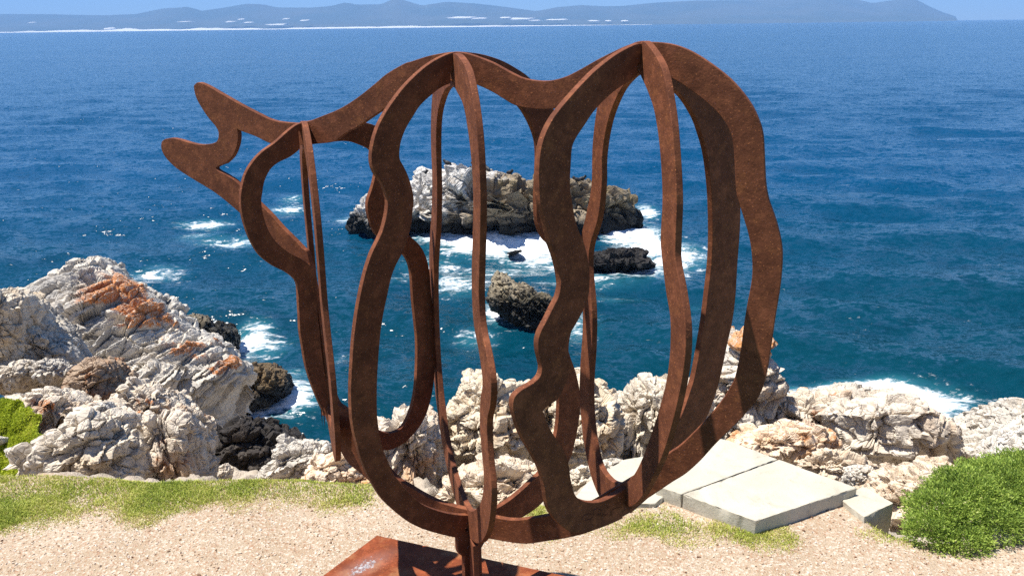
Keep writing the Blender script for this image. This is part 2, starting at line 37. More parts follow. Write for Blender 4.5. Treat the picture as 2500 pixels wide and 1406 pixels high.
WD = json.loads('''{"rocks":[{"n":"tilted_rock","l":"huge tilted grey wedge rock with orange lichen along its sloping ridge","m":"wedge","Y":13.0,"T":1.5,"p":[[-8.436,-2.313],[-8.346,-2.155],[-8.041,-1.998],[-7.837,-1.885],[-7.57,-1.681],[-7.322,-1.638],[-7.119,-1.718],[-6.937,-1.895],[-6.747,-2.013],[-6.487,-2.112],[-6.19,-2.243],[-6.001,-2.372],[-5.772,-2.565],[-5.476,-2.725],[-5.182,-2.885],[-4.999,-2.981],[-4.883,-3.138],[-4.734,-3.263],[-4.556,-3.296],[-4.5,-3.42],[-4.576,-3.572],[-4.723,-3.693],[-4.836,-3.904],[-4.96,-4.144],[-5.049,-4.383],[-5.163,-4.737],[-5.675,-4.791],[-6.374,-4.665],[-7.295,-4.418],[-7.971,-3.93],[-8.349,-3.068]],"bed":[-0.55,0.25,0.8],"bl":0.3,"ba":0.1,"lv":8,"lean":0.55,"fk":0.5,"st":2.6,"un":0.5,"c":[-6.489,-3.336],"ph":0.403},{"n":"column_rock","l":"tall upright pale rock column at the left edge beside the tilted wedge","m":"pale","Y":9.5,"T":0.6,"p":[[-6.598,-0.877],[-6.292,-0.797],[-6.219,-0.842],[-6.141,-0.809],[-6.017,-0.845],[-5.929,-0.895],[-5.9,-1.008],[-5.902,-1.229],[-5.935,-1.475],[-6.036,-1.672],[-6.145,-1.819],[-6.353,-1.916],[-6.657,-1.912]],"bed":[0.95,0.2,0.1],"bl":0.25,"ba":0.05,"lv":7,"lean":0.25,"c":[-6.164,-1.243],"ph":0.348},{"n":"leaning_rock","l":"grey leaning rock slab between the upright column and the tilted wedge","m":"palegrey","Y":9.9,"T":0.55,"p":[[-6.246,-1.123],[-6.14,-1.114],[-6.048,-1.252],[-5.972,-1.405],[-5.842,-1.534],[-5.697,-1.653],[-5.584,-1.817],[-5.524,-1.996],[-5.567,-2.225],[-5.86,-2.273],[-6.175,-2.116],[-6.275,-1.86],[-6.286,-1.452]],"bed":[0.7,0.3,0.6],"bl":0.3,"ba":0.05,"lv":7,"lean":0.3,"c":[-5.938,-1.683],"ph":0.374},{"n":"round_boulder","l":"rounded grey boulder under the leaning slab at left","m":"palegrey","Y":8.9,"T":0.33,"p":[[-5.577,-1.601],[-5.516,-1.502],[-5.366,-1.459],[-5.255,-1.531],[-5.21,-1.631],[-5.279,-1.721],[-5.429,-1.759],[-5.557,-1.702]],"ba":0.0,"lv":6,"lean":0.1,"sm":1,"c":[-5.398,-1.613],"ph":0.405},{"n":"round_boulder","l":"cream rounded boulder under the tall column at left","m":"pale","Y":8.8,"T":0.33,"p":[[-5.9,-1.679],[-5.846,-1.531],[-5.717,-1.463],[-5.596,-1.445],[-5.527,-1.535],[-5.53,-1.659],[-5.636,-1.743],[-5.808,-1.77]],"ba":0.0,"lv":6,"lean":0.1,"sm":1,"c":[-5.695,-1.603],"ph":0.408},{"n":"round_boulder","l":"cream boulder cut by the left edge above the green ground cover","m":"pale","Y":8.8,"T":0.4,"p":[[-6.174,-1.628],[-6.011,-1.497],[-5.898,-1.508],[-5.881,-1.657],[-5.917,-1.772],[-6.056,-1.805],[-6.196,-1.778]],"ba":0.0,"lv":6,"lean":0.1,"sm":1,"c":[-6.019,-1.664],"ph":0.414},{"n":"rust_rock","l":"rust brown craggy rock below the foot of the tilted wedge","m":"rust","Y":8.9,"T":0.5,"p":[[-5.09,-1.679],[-4.994,-1.508],[-4.868,-1.481],[-4.714,-1.544],[-4.64,-1.684],[-4.594,-1.825],[-4.579,-2.034],[-4.704,-2.196],[-4.923,-2.194],[-5.065,-2.029],[-5.119,-1.841]],"ba":0.04,"lv":7,"lean":0.3,"c":[-4.844,-1.822],"ph":0.424},{"n":"spiky_rock","l":"spiky cream and rust rock in front of the tilted wedge","m":"rustpale","Y":7.9,"T":0.55,"p":[[-4.141,-1.568],[-4.059,-1.423],[-3.983,-1.319],[-3.911,-1.404],[-3.824,-1.363],[-3.737,-1.385],[-3.683,-1.49],[-3.595,-1.449],[-3.511,-1.554],[-3.405,-1.681],[-3.365,-1.848],[-3.542,-2.013],[-3.803,-2.01],[-4.061,-1.882],[-4.145,-1.755]],"ba":0.05,"lv":7,"lean":0.3,"c":[-3.784,-1.612],"ph":0.45},{"n":"low_rock","l":"broad pale rock with a rusty top beside the green ground cover","m":"rustpale","Y":7.0,"T":0.6,"p":[[-4.699,-1.144],[-4.567,-1.097],[-4.45,-1.054],[-4.295,-1.012],[-4.142,-1.058],[-4.02,-1.137],[-3.932,-1.164],[-3.835,-1.147],[-3.74,-1.222],[-3.8,-1.333],[-3.977,-1.431],[-4.114,-1.515],[-4.232,-1.606],[-4.346,-1.549],[-4.421,-1.426],[-4.514,-1.306],[-4.585,-1.212]],"ba":0.035,"lv":7,"lean":0.3,"c":[-4.216,-1.261],"ph":0.459},{"n":"craggy_rock","l":"large craggy white rock standing at the grass edge on the left","m":"pale","Y":5.6,"T":0.45,"p":[[-3.717,-0.944],[-3.652,-0.88],[-3.554,-0.853],[-3.463,-0.792],[-3.377,-0.753],[-3.291,-0.777],[-3.242,-0.701],[-3.189,-0.625],[-3.122,-0.584],[-3.034,-0.567],[-2.944,-0.605],[-2.878,-0.686],[-2.83,-0.776],[-2.782,-0.89],[-2.757,-1.044],[-2.82,-1.182],[-3.223,-1.205],[-3.599,-1.16],[-3.693,-1.033]],"ba":0.03,"lv":7,"lean":0.45,"c":[-3.22,-0.848],"ph":0.498},{"n":"craggy_rock","l":"rusty topped craggy rock with grey columns right of the large white one","m":"rustpale","Y":6.0,"T":0.5,"p":[[-3.071,-0.853],[-2.99,-0.87],[-2.889,-0.849],[-2.794,-0.76],[-2.693,-0.745],[-2.607,-0.788],[-2.545,-0.892],[-2.531,-1.037],[-2.507,-1.182],[-2.49,-1.312],[-2.54,-1.457],[-2.876,-1.469],[-3.059,-1.402],[-3.104,-1.143]],"bed":[0.9,0.2,0.2],"bl":0.16,"ba":0.05,"lv":7,"lean":0.3,"c":[-2.764,-1.058],"ph":0.497},{"n":"white_stone","l":"small white angular stone perched between the craggy rocks","m":"white","Y":6.6,"T":0.12,"p":[[-3.667,-0.997],[-3.648,-0.938],[-3.575,-0.929],[-3.547,-0.981],[-3.57,-1.026],[-3.642,-1.025]],"ba":0,"lv":6,"lean":0.3,"c":[-3.608,-0.983],"ph":0.449},{"n":"dark_rock","l":"black shadowy rock mass above the water behind the grass","m":"dark","Y":8.2,"T":0.8,"p":[[-3.471,-2.381],[-3.325,-2.23],[-3.181,-2.116],[-3.039,-2.026],[-2.935,-1.953],[-2.841,-1.909],[-2.754,-1.983],[-2.619,-2.049],[-2.487,-2.152],[-2.385,-2.242],[-2.348,-2.451],[-2.473,-2.683],[-2.849,-2.842],[-3.219,-2.837],[-3.444,-2.717]],"ba":0.06,"lv":7,"lean":0.2,"c":[-2.892,-2.307],"ph":0.503},{"n":"white_stone","l":"small white and orange stone at the foot of the black rock","m":"rustpale","Y":5.4,"T":0.08,"p":[[-2.196,-0.964],[-2.183,-0.906],[-2.145,-0.877],[-2.113,-0.913],[-2.105,-0.966],[-2.136,-1.0],[-2.184,-0.994]],"ba":0,"lv":6,"lean":0.3,"c":[-2.152,-0.946],"ph":0.527},{"n":"grey_boulder","l":"grey boulder at the grass edge left of the sculpture belly","m":"palegrey","Y":5.4,"T":0.4,"p":[[-1.865,-0.983],[-1.787,-0.895],[-1.72,-0.795],[-1.654,-0.729],[-1.575,-0.73],[-1.477,-0.725],[-1.386,-0.749],[-1.331,-0.794],[-1.339,-0.934],[-1.384,-1.058],[-1.627,-1.111],[-1.84,-1.081]],"bed":[-0.4,0.3,0.85],"bl":0.14,"ba":0.03,"lv":7,"lean":0.4,"c":[-1.583,-0.883],"ph":0.519},{"n":"orange_boulder","l":"orange stained pale boulder behind the left foot of the sculpture","m":"orange","Y":5.0,"T":0.35,"p":[[-1.421,-0.785],[-1.393,-0.682],[-1.362,-0.609],[-1.288,-0.618],[-1.189,-0.591],[-1.113,-0.607],[-1.034,-0.67],[-0.935,-0.744],[-0.907,-0.848],[-1.118,-0.91],[-1.372,-0.894]],"ba":0.02,"lv":7,"lean":0.4,"c":[-1.194,-0.725],"ph":0.529},{"n":"rounded_rock","l":"grey and orange rounded rock seen through the middle ring","m":"rustpale","Y":5.7,"T":0.5,"p":[[-1.093,-0.826],[-1.08,-0.738],[-1.01,-0.721],[-0.956,-0.763],[-0.892,-0.729],[-0.805,-0.656],[-0.683,-0.643],[-0.613,-0.673],[-0.556,-0.753],[-0.525,-0.9],[-0.533,-1.119],[-0.592,-1.278],[-0.783,-1.363],[-0.941,-1.274],[-1.036,-1.084],[-1.083,-0.937]],"bed":[0.85,0.2,-0.4],"bl":0.3,"ba":0.05,"lv":7,"lean":0.4,"c":[-0.824,-0.908],"ph":0.499},{"n":"pinnacle_rock","l":"tall cream pinnacle rock rising behind the middle ring","m":"cream","Y":6.3,"T":0.55,"p":[[-0.605,-0.948],[-0.521,-0.866],[-0.458,-0.795],[-0.437,-0.656],[-0.394,-0.619],[-0.324,-0.619],[-0.283,-0.673],[-0.199,-0.689],[-0.108,-0.737],[-0.01,-0.716],[0.129,-0.743],[0.252,-0.713],[0.319,-0.866],[0.313,-1.096],[0.257,-1.307],[0.013,-1.485],[-0.33,-1.511],[-0.553,-1.389],[-0.611,-1.146]],"ba":0.04,"lv":7,"lean":0.5,"c":[-0.187,-0.932],"ph":0.461},{"n":"layered_rock","l":"warm layered low rock behind the bottom of the middle ring","m":"rustcream","Y":4.9,"T":0.4,"p":[[-0.548,-0.854],[-0.465,-0.762],[-0.296,-0.682],[-0.071,-0.632],[0.126,-0.651],[0.251,-0.723],[0.262,-0.828],[0.147,-0.942],[-0.158,-0.967],[-0.408,-0.964],[-0.541,-0.924]],"bed":[0.15,0.35,0.92],"bl":0.09,"ba":0.03,"lv":7,"lean":0.6,"c":[-0.156,-0.813],"ph":0.551},{"n":"cream_rock","l":"cream rock filling the lower gap between the right rings","m":"cream","Y":6.2,"T":0.5,"p":[[0.281,-0.784],[0.432,-0.7],[0.528,-0.588],[0.598,-0.573],[0.648,-0.641],[0.749,-0.713],[0.84,-0.775],[0.88,-0.913],[0.878,-1.155],[0.797,-1.333],[0.59,-1.449],[0.387,-1.418],[0.289,-1.238]],"ba":0.04,"lv":7,"lean":0.5,"c":[0.607,-0.953],"ph":0.47},{"n":"split_rock","l":"white split rock with dark clefts behind the right ring","m":"pale","Y":6.9,"T":0.6,"p":[[0.825,-1.255],[0.912,-1.125],[1.022,-1.032],[1.17,-0.951],[1.323,-0.97],[1.486,-0.93],[1.637,-0.97],[1.758,-1.023],[1.819,-1.197],[1.79,-1.437],[1.65,-1.606],[1.381,-1.705],[1.078,-1.702],[0.89,-1.632],[0.828,-1.426]],"bed":[0.95,0.1,0.1],"bl":0.34,"ba":0.09,"lv":7,"lean":0.45,"c":[1.304,-1.269],"ph":0.466},{"n":"rubble_stone","l":"pale rubble stone beside the concrete ledge, left one","m":"pale","Y":5.3,"T":0.16,"p":[[0.388,-0.993],[0.419,-0.921],[0.495,-0.887],[0.579,-0.9],[0.62,-0.953],[0.589,-1.025],[0.478,-1.067],[0.403,-1.051]],"ba":0.01,"lv":6,"lean":0.3,"c":[0.496,-0.975],"ph":0.54},{"n":"rubble_stone","l":"grey rubble stone tucked under the split rock","m":"palegrey","Y":5.6,"T":0.16,"p":[[0.631,-1.089],[0.673,-1.022],[0.75,-0.993],[0.832,-1.006],[0.869,-1.061],[0.821,-1.137],[0.71,-1.166],[0.64,-1.144]],"ba":0.01,"lv":6,"lean":0.3,"c":[0.741,-1.077],"ph":0.529},{"n":"lichen_stack","l":"tall rock stack capped with bright orange lichen at the right end of the sculpture","m":"stack","Y":8.2,"T":0.65,"p":[[1.872,-1.822],[1.959,-1.528],[2.074,-1.36],[2.198,-1.243],[2.308,-1.13],[2.364,-1.017],[2.463,-0.98],[2.562,-1.002],[2.649,-1.113],[2.725,-1.326],[2.811,-1.517],[2.871,-1.623],[2.864,-1.728],[2.803,-1.875],[2.709,-2.084],[2.435,-2.333],[2.121,-2.371],[1.902,-2.159]],"ba":0.04,"lv":7,"lean":0.35,"c":[2.426,-1.576],"ph":0.432},{"n":"bushy_rock","l":"brown grey fissured rock left of the great pale boulder","m":"rustpale","Y":8.2,"T":0.6,"p":[[2.437,-2.154],[2.598,-1.937],[2.803,-1.787],[3.031,-1.759],[3.213,-1.779],[3.349,-1.728],[3.576,-1.752],[3.735,-1.842],[3.757,-2.082],[3.619,-2.299],[3.163,-2.425],[2.708,-2.42],[2.481,-2.329]],"bed":[0.9,0.2,0.2],"bl":0.3,"ba":0.05,"lv":7,"lean":0.3,"c":[3.112,-2.025],"ph":0.476},{"n":"seaward_rock","l":"pinkish grey rock touching the surf behind the great pale boulder","m":"palegrey","Y":9.5,"T":0.6,"p":[[3.689,-2.434],[3.715,-2.319],[3.82,-2.25],[4.003,-2.227],[4.108,-2.203],[4.264,-2.195],[4.447,-2.238],[4.587,-2.319],[4.55,-2.52],[4.314,-2.718],[3.896,-2.662]],"ba":0.03,"lv":6,"lean":0.3,"c":[4.127,-2.372],"ph":0.449},{"n":"lichen_rock","l":"low orange lichen covered rock behind the concrete slab","m":"orange","Y":6.4,"T":0.4,"p":[[1.881,-1.312],[1.957,-1.24],[2.085,-1.197],[2.249,-1.167],[2.447,-1.163],[2.625,-1.184],[2.728,-1.236],[2.768,-1.321],[2.696,-1.415],[2.476,-1.491],[2.191,-1.487],[1.946,-1.422]],"ba":0.02,"lv":7,"lean":0.5,"c":[2.337,-1.304],"ph":0.501},{"n":"great_boulder","l":"great pale smooth faceted boulder at the right above the surf","m":"boulder","Y":7.4,"T":0.75,"p":[[3.1,-1.549],[3.227,-1.445],[3.408,-1.393],[3.59,-1.353],[3.754,-1.355],[3.881,-1.416],[4.019,-1.518],[4.149,-1.613],[4.267,-1.768],[4.314,-1.905],[4.346,-2.056],[4.304,-2.163],[4.058,-2.225],[3.765,-2.191],[3.51,-2.109],[3.3,-2.064],[3.22,-1.955],[3.193,-1.762]],"ba":0.012,"lv":7,"lean":0.15,"sm":0.35,"st":1.2,"bx":0.6,"fk":0.8,"un":0.8,"c":[3.746,-1.771],"ph":0.492},{"n":"flat_rock","l":"flat tan rock between the slab and the great boulder","m":"rustcream","Y":6.1,"T":0.4,"p":[[2.313,-1.308],[2.44,-1.257],[2.58,-1.241],[2.747,-1.289],[2.917,-1.314],[2.998,-1.359],[2.954,-1.43],[2.756,-1.5],[2.484,-1.483],[2.321,-1.395]],"bed":[0.1,0.3,0.95],"bl":0.1,"ba":0.025,"lv":7,"lean":0.6,"c":[2.651,-1.358],"ph":0.528},{"n":"grey_stone","l":"small grey stone behind the right corner of the concrete slab","m":"palegrey","Y":5.2,"T":0.18,"p":[[2.399,-0.917],[2.429,-0.861],[2.5,-0.847],[2.547,-0.885],[2.552,-0.962],[2.508,-1.032],[2.434,-1.017]],"ba":0.01,"lv":6,"lean":0.3,"c":[2.481,-0.932],"ph":0.542},{"n":"flat_rock","l":"pale flat bedrock between the concrete block and the bush","m":"rustcream","Y":4.9,"T":0.5,"p":[[2.355,-0.899],[2.458,-0.8],[2.625,-0.746],[2.801,-0.721],[2.966,-0.745],[3.054,-0.795],[2.98,-0.926],[2.807,-1.076],[2.604,-1.116],[2.415,-1.093],[2.335,-1.007]],"bed":[0.2,0.35,0.9],"bl":0.1,"ba":0.025,"lv":7,"lean":0.75,"c":[2.671,-0.905],"ph":0.565},{"n":"seaside_rock","l":"tall pale rock at the right edge above the surf","m":"palegrey","Y":7.2,"T":0.6,"p":[[4.193,-1.913],[4.276,-1.77],[4.412,-1.688],[4.57,-1.628],[4.612,-1.509],[4.717,-1.412],[4.841,-1.384],[4.952,-1.411],[5.036,-1.47],[5.274,-1.509],[5.418,-1.692],[5.387,-2.016],[4.897,-2.118],[4.417,-2.113],[4.203,-2.039]],"ba":0.03,"lv":7,"lean":0.45,"c":[4.745,-1.716],"ph":0.498},{"n":"white_boulder","l":"white boulder in front of the tall rock at the right edge","m":"white","Y":6.4,"T":0.35,"p":[[4.146,-1.45],[4.231,-1.341],[4.332,-1.247],[4.426,-1.216],[4.568,-1.233],[4.698,-1.346],[4.71,-1.535],[4.381,-1.594],[4.17,-1.561]],"ba":0.02,"lv":7,"sm":0.7,"lean":0.5,"c":[4.406,-1.393],"ph":0.512},{"n":"flat_stone","l":"flat pale stone lying in the green ground cover","m":"white","Y":5.55,"T":0.12,"p":[[-3.826,-0.845],[-3.818,-0.813],[-3.748,-0.8],[-3.654,-0.8],[-3.628,-0.824],[-3.674,-0.856],[-3.744,-0.879],[-3.806,-0.869]],"ba":0,"lv":6,"sm":0.7,"lean":0.9,"c":[-3.737,-0.836],"ph":0.501},{"n":"white_stone","l":"small white stone high in the green ground cover","m":"white","Y":6.6,"T":0.07,"p":[[-4.449,-1.092],[-4.43,-1.05],[-4.386,-1.051],[-4.372,-1.086],[-4.402,-1.113],[-4.439,-1.113]],"ba":0,"lv":6,"sm":0.7,"lean":0.3,"c":[-4.413,-1.084],"ph":0.462},{"n":"white_stone","l":"white stone at the left edge of the green ground cover","m":"white","Y":5.9,"T":0.1,"p":[[-4.149,-0.93],[-4.115,-0.886],[-4.057,-0.9],[-4.051,-0.931],[-4.098,-0.956],[-4.144,-0.955]],"ba":0,"lv":6,"sm":0.7,"lean":0.3,"c":[-4.102,-0.926],"ph":0.487},{"n":"rock_island","l":"long rocky islet white with bird droppings at its left end","m":"island","Y":56.51,"T":4.0,"p":[[-11.383,-10.913],[-11.086,-10.339],[-10.561,-9.878],[-9.835,-9.392],[-8.829,-9.404],[-7.903,-9.003],[-7.434,-8.377],[-7.025,-7.943],[-6.731,-7.508],[-6.384,-7.32],[-6.1,-7.57],[-5.586,-7.741],[-5.009,-7.583],[-4.202,-7.373],[-3.744,-7.489],[-3.06,-7.826],[-2.34,-7.67],[-1.625,-7.898],[-0.909,-8.017],[0.093,-8.248],[1.528,-8.348],[2.819,-8.501],[4.054,-8.515],[4.545,-8.302],[5.264,-8.173],[5.72,-8.48],[6.263,-8.762],[6.978,-9.045],[7.838,-9.22],[8.64,-9.449],[8.806,-10.111],[8.916,-10.579],[8.679,-11.319],[6.376,-11.566],[-1.388,-11.583],[-7.71,-11.342],[-10.871,-11.194]],"ba":0.35,"bed":[0.35,0.2,0.9],"bl":1.6,"lv":8,"lean":0.3,"c":[-0.932,-9.774],"fk":1.1,"st":1.3,"cs":0.45,"un":0.3,"ph":0.209},{"n":"reef_rock","l":"black reef awash in white foam right of the islet","m":"wet","Y":46.22,"T":2.2,"p":[[3.355,-11.099],[3.871,-10.858],[4.627,-10.678],[5.494,-10.59],[6.585,-10.599],[7.685,-10.577],[8.067,-10.674],[7.369,-10.824],[7.897,-11.059],[8.338,-11.169],[6.906,-11.187],[5.229,-11.249],[4.045,-11.24]],"ba":0.12,"bl":0.5,"bed":[0.2,0.4,0.9],"lv":7,"lean":2.2,"fk":1.2,"cs":0.6,"c":[6.109,-10.911],"ph":0.276},{"n":"reef_rock","l":"small black reef tip in the foam below the islet","m":"wet","Y":48.85,"T":0.8,"p":[[-0.327,-11.199],[-0.074,-11.142],[0.181,-11.066],[0.536,-11.029],[0.686,-11.11],[0.381,-11.186],[-0.024,-11.241]],"ba":0.05,"lv":6,"lean":1.2,"c":[0.194,-11.139],"ph":0.267},{"n":"sea_rock","l":"two humped brown sea rock in front of the islet","m":"searock","Y":37.12,"T":1.5,"p":[[-1.18,-10.305],[-1.099,-9.803],[-0.939,-9.315],[-0.721,-9.113],[-0.445,-9.184],[-0.132,-9.391],[0.158,-9.699],[0.593,-9.568],[0.903,-9.774],[1.209,-10.08],[1.757,-10.086],[2.1,-10.357],[2.126,-10.755],[1.82,-11.18],[0.943,-11.4],[0.366,-11.231],[-0.211,-10.896],[-0.986,-10.556]],"ba":0.1,"bed":[0.5,0.2,0.8],"bl":0.6,"lv":7,"lean":0.7,"cs":0.6,"c":[0.354,-10.159],"ph":0.321},{"n":"sea_rock","l":"little dark rock in the foam at the foot of the humped sea rock","m":"wet","Y":38.59,"T":0.5,"p":[[-0.87,-11.2],[-0.703,-10.928],[-0.417,-10.893],[-0.133,-11.053],[-0.218,-11.286],[-0.627,-11.36]],"ba":0.03,"lv":6,"lean":0.3,"c":[-0.494,-11.12],"ph":0.332},{"n":"shore_rock","l":"dark brown shore rock peeping out behind the orange ridge","m":"searock","Y":33.91,"T":1.5,"p":[[-14.869,-11.199],[-14.666,-10.161],[-14.442,-9.852],[-14.025,-9.787],[-13.576,-9.914],[-13.219,-10.178],[-13.044,-10.441],[-12.644,-10.324],[-12.357,-10.466],[-12.292,-10.849],[-12.517,-11.228],[-13.609,-11.562]],"ba":0.08,"lv":7,"lean":0.3,"c":[-13.437,-10.499],"ph":0.358},{"n":"shore_rock","l":"brown weedy shore rock in the surf right of the tilted wedge","m":"weedy","Y":28.2,"T":1.6,"p":[[-10.619,-11.132],[-10.433,-10.543],[-10.232,-10.148],[-9.906,-9.952],[-9.478,-9.864],[-8.979,-9.922],[-8.61,-10.139],[-8.36,-10.46],[-8.466,-10.762],[-8.79,-10.981],[-9.239,-11.147],[-9.838,-11.336],[-10.369,-11.395]],"ba":0.08,"lv":7,"lean":0.6,"c":[-9.488,-10.605],"ph":0.426},{"n":"surf_rock","l":"small dark rock in the white surf beside the great boulder","m":"wet","Y":25.73,"T":0.5,"p":[[13.912,-11.136],[14.084,-10.891],[14.341,-10.866],[14.569,-11.061],[14.597,-11.309],[14.297,-11.388],[14.011,-11.302]],"ba":0.03,"lv":6,"lean":0.3,"c":[14.259,-11.137],"ph":0.478}],"foam":[[-4.672,54.061,2.086,2.514,1.1],[-1.844,52.364,3.223,3.441,1.25],[1.087,51.268,2.362,4.129,1.2],[3.199,47.177,1.461,2.665,0.9],[8.081,54.014,2.196,2.964,1.1],[9.011,49.801,2.286,3.527,1.0],[10.006,48.235,2.222,2.776,0.95],[7.252,44.796,2.547,1.781,0.9],[4.5,42.942,3.349,1.499,0.6],[0.013,45.517,4.721,1.667,0.55],[-2.895,42.564,1.784,2.21,0.7],[-4.659,47.495,2.221,2.251,0.55],[-6.221,44.168,1.158,1.578,0.6],[-0.421,38.413,1.218,1.715,0.95],[-0.02,36.874,1.371,0.912,0.8],[2.698,36.596,1.355,2.243,0.7],[-1.713,35.039,1.124,1.04,0.55],[10.306,60.845,0.921,1.711,0.9],[-11.321,58.616,1.511,1.33,0.8],[-17.518,62.916,1.622,1.821,0.75],[-17.74,66.374,1.365,1.678,0.6],[-15.75,69.686,1.427,1.104,0.5],[-22.389,58.564,2.133,1.195,0.8],[-21.64,54.886,1.433,1.882,0.6],[-17.899,51.958,1.629,1.913,0.75],[-19.906,53.089,1.666,1.328,0.55],[-20.887,45.577,1.932,1.17,0.6],[-20.677,46.817,1.485,0.878,0.5],[3.086,59.176,7.481,1.894,0.3],[-12.345,34.934,1.131,1.654,0.9],[-12.256,36.485,0.981,1.118,0.7],[-11.071,34.358,1.114,1.255,0.6],[-9.809,26.766,1.042,1.458,1.0],[-8.52,28.045,1.394,1.23,1.0],[-9.443,29.143,1.283,1.127,0.7],[-8.32,29.11,0.8,1.125,0.7],[-9.101,30.325,0.995,1.61,0.6],[-7.632,32.785,1.598,0.74,0.3],[11.047,28.528,0.928,0.906,0.8],[12.336,29.033,1.255,0.598,0.8],[13.747,29.37,1.424,0.534,0.9],[14.668,28.263,1.222,1.247,1.67],[14.846,26.72,1.018,1.293,1.74],[14.518,25.18,0.761,1.313,1.59],[14.449,28.809,1.864,1.105,0.8],[14.364,24.29,0.537,0.824,1.3],[12.071,29.613,1.915,0.464,0.4],[16.745,28.343,1.835,0.502,0.35],[15.279,28.233,1.982,1.067,1.3],[15.301,25.625,0.841,1.503,1.3],[13.986,29.555,2.225,0.463,0.9],[5.233,39.722,1.875,0.782,0.4],[9.321,39.233,1.232,0.637,0.3]],"ridge":[[-7087,201],[-6759,208],[-6216,201],[-5403,176],[-4966,186],[-4575,254],[-4247,266],[-4063,217],[-3759,255],[-3483,298],[-3266,290],[-3053,246],[-2618,241],[-2127,271],[-1692,271],[-1570,316],[-1470,351],[-1364,313],[-1149,249],[-822,292],[-442,267],[-62,221],[264,176],[373,159],[645,207],[972,229],[1244,211],[1517,212],[1951,248],[2493,268],[3146,265],[3853,262],[4559,269],[4838,209],[5106,242],[5236,281],[5386,259],[5561,175],[5782,84],[5982,25]],"dunes":[[-493,84,167,11.6],[-339,74,112,11.6],[125,64,186,13.9],[257,46,112,9.3],[523,51,140,9.3],[921,34,65,9.3],[1076,32,37,9.3],[1253,30,46,9.3],[-2990,72,65,9.3],[-2877,96,37,9.3],[-2485,36,121,11.6],[-2194,75,56,9.3],[-30,78,70,9.3],[-4302,16,65,13.9],[-4127,1,121,18.6],[-5129,89,28,7.0],[-2391,94,37,9.3],[-2814,61,74,9.3],[-3475,78,93,4.7]],"grassL":[[-3.602,4.549],[-3.197,4.514],[-2.861,4.458],[-2.516,4.421],[-2.149,4.441],[-1.953,4.455],[-1.747,4.44],[-1.436,4.404],[-1.133,4.388],[-0.879,4.353],[-0.731,4.267],[-0.779,4.102],[-0.871,4.021],[-1.109,4.051],[-1.42,4.083],[-1.674,4.072],[-1.92,4.044],[-2.095,3.912],[-2.406,3.946],[-2.573,3.962],[-2.798,3.839],[-3.074,3.753]],"grassR":[[-0.005,3.921],[0.078,4.053],[0.207,4.092],[0.237,3.988],[0.5,3.883],[0.652,3.999],[0.839,4.015],[1.007,3.939],[1.198,3.887],[1.407,3.836],[1.43,3.702],[1.259,3.634],[1.033,3.667],[0.823,3.689],[0.658,3.74],[0.49,3.788],[0.315,3.807],[0.095,3.834]],"grassS":[[1.77,3.798],[1.979,3.824],[2.09,3.681],[2.09,3.593],[1.911,3.667],[1.784,3.723]],"slab":[[1.339,4.652],[1.594,4.388],[0.938,4.017],[1.275,3.75],[1.937,4.058],[0.809,4.11],[0.998,4.634]],"ledge":[[0.321,4.047],[0.425,4.245],[0.672,4.507],[0.996,4.611],[0.971,4.223],[0.792,4.019],[0.56,4.008]],"block":[[1.834,4.034],[2.013,4.16],[2.116,3.982],[1.894,3.843]],"bush":[2.34,3.588,-0.4],"cover":[[-4.544,-0.741],[-4.274,-0.737],[-4.116,-0.744],[-3.953,-0.809],[-3.774,-0.903],[-3.663,-0.974],[-3.707,-1.032],[-3.795,-1.07],[-3.798,-1.136],[-4.231,-1.152]]}''')

# ------------------------------------------------------------------ helpers
rng = np.random.default_rng(7)
_perm = np.concatenate([rng.permutation(256)]*2).astype(np.int64)
_g = rng.normal(size=(256, 3)); _g /= np.linalg.norm(_g, axis=1)[:, None]
def pn(P):
    P = np.asarray(P, float); i = np.floor(P).astype(np.int64); f = P-i; i &= 255
    t = f*f*f*(f*(f*6-15)+10); r = 0
    for dx in (0, 1):
        wx = t[:, 0] if dx else 1-t[:, 0]
        for dy in (0, 1):
            wy = t[:, 1] if dy else 1-t[:, 1]
            for dz in (0, 1):
                wz = t[:, 2] if dz else 1-t[:, 2]
                h = _perm[_perm[_perm[(i[:, 0]+dx) & 255]+((i[:, 1]+dy) & 255)]+((i[:, 2]+dz) & 255)]
                r = r+wx*wy*wz*((f-(dx, dy, dz))*_g[h]).sum(1)
    return r*1.5
def fbm(P, o=4, ridge=False):
    r = 0; a = 1.
    for k in range(o):
        n = pn(P*2**k+17.3*k)
        r = r+a*((.5-np.abs(n)) if ridge else n); a *= .5
    return r
def worley(P, seed=0):
    i0 = np.floor(P).astype(np.int64); f1 = np.full(len(P), 9.); f2 = f1.copy(); hid = np.zeros(len(P), np.int64); vec = np.zeros_like(P)
    for dx in (-1, 0, 1):
        for dy in (-1, 0, 1):
            for dz in (-1, 0, 1):
                i = i0+(dx, dy, dz); h = _perm[_perm[_perm[(i[:, 0]+seed) & 255]+(i[:, 1] & 255)]+(i[:, 2] & 255)]
                v = P-(i+.5+.46*_g[h]); d = (v*v).sum(1); b = d < f1
                f2 = np.where(b, f1, np.minimum(f2, d)); f1 = np.where(b, d, f1); hid = np.where(b, h, hid); vec = np.where(b[:, None], v, vec)
    return np.sqrt(f1), np.sqrt(f2), hid, vec
def sstep(a, b, x):
    t = np.clip((x-a)/(b-a), 0, 1); return t*t*(3-2*t)

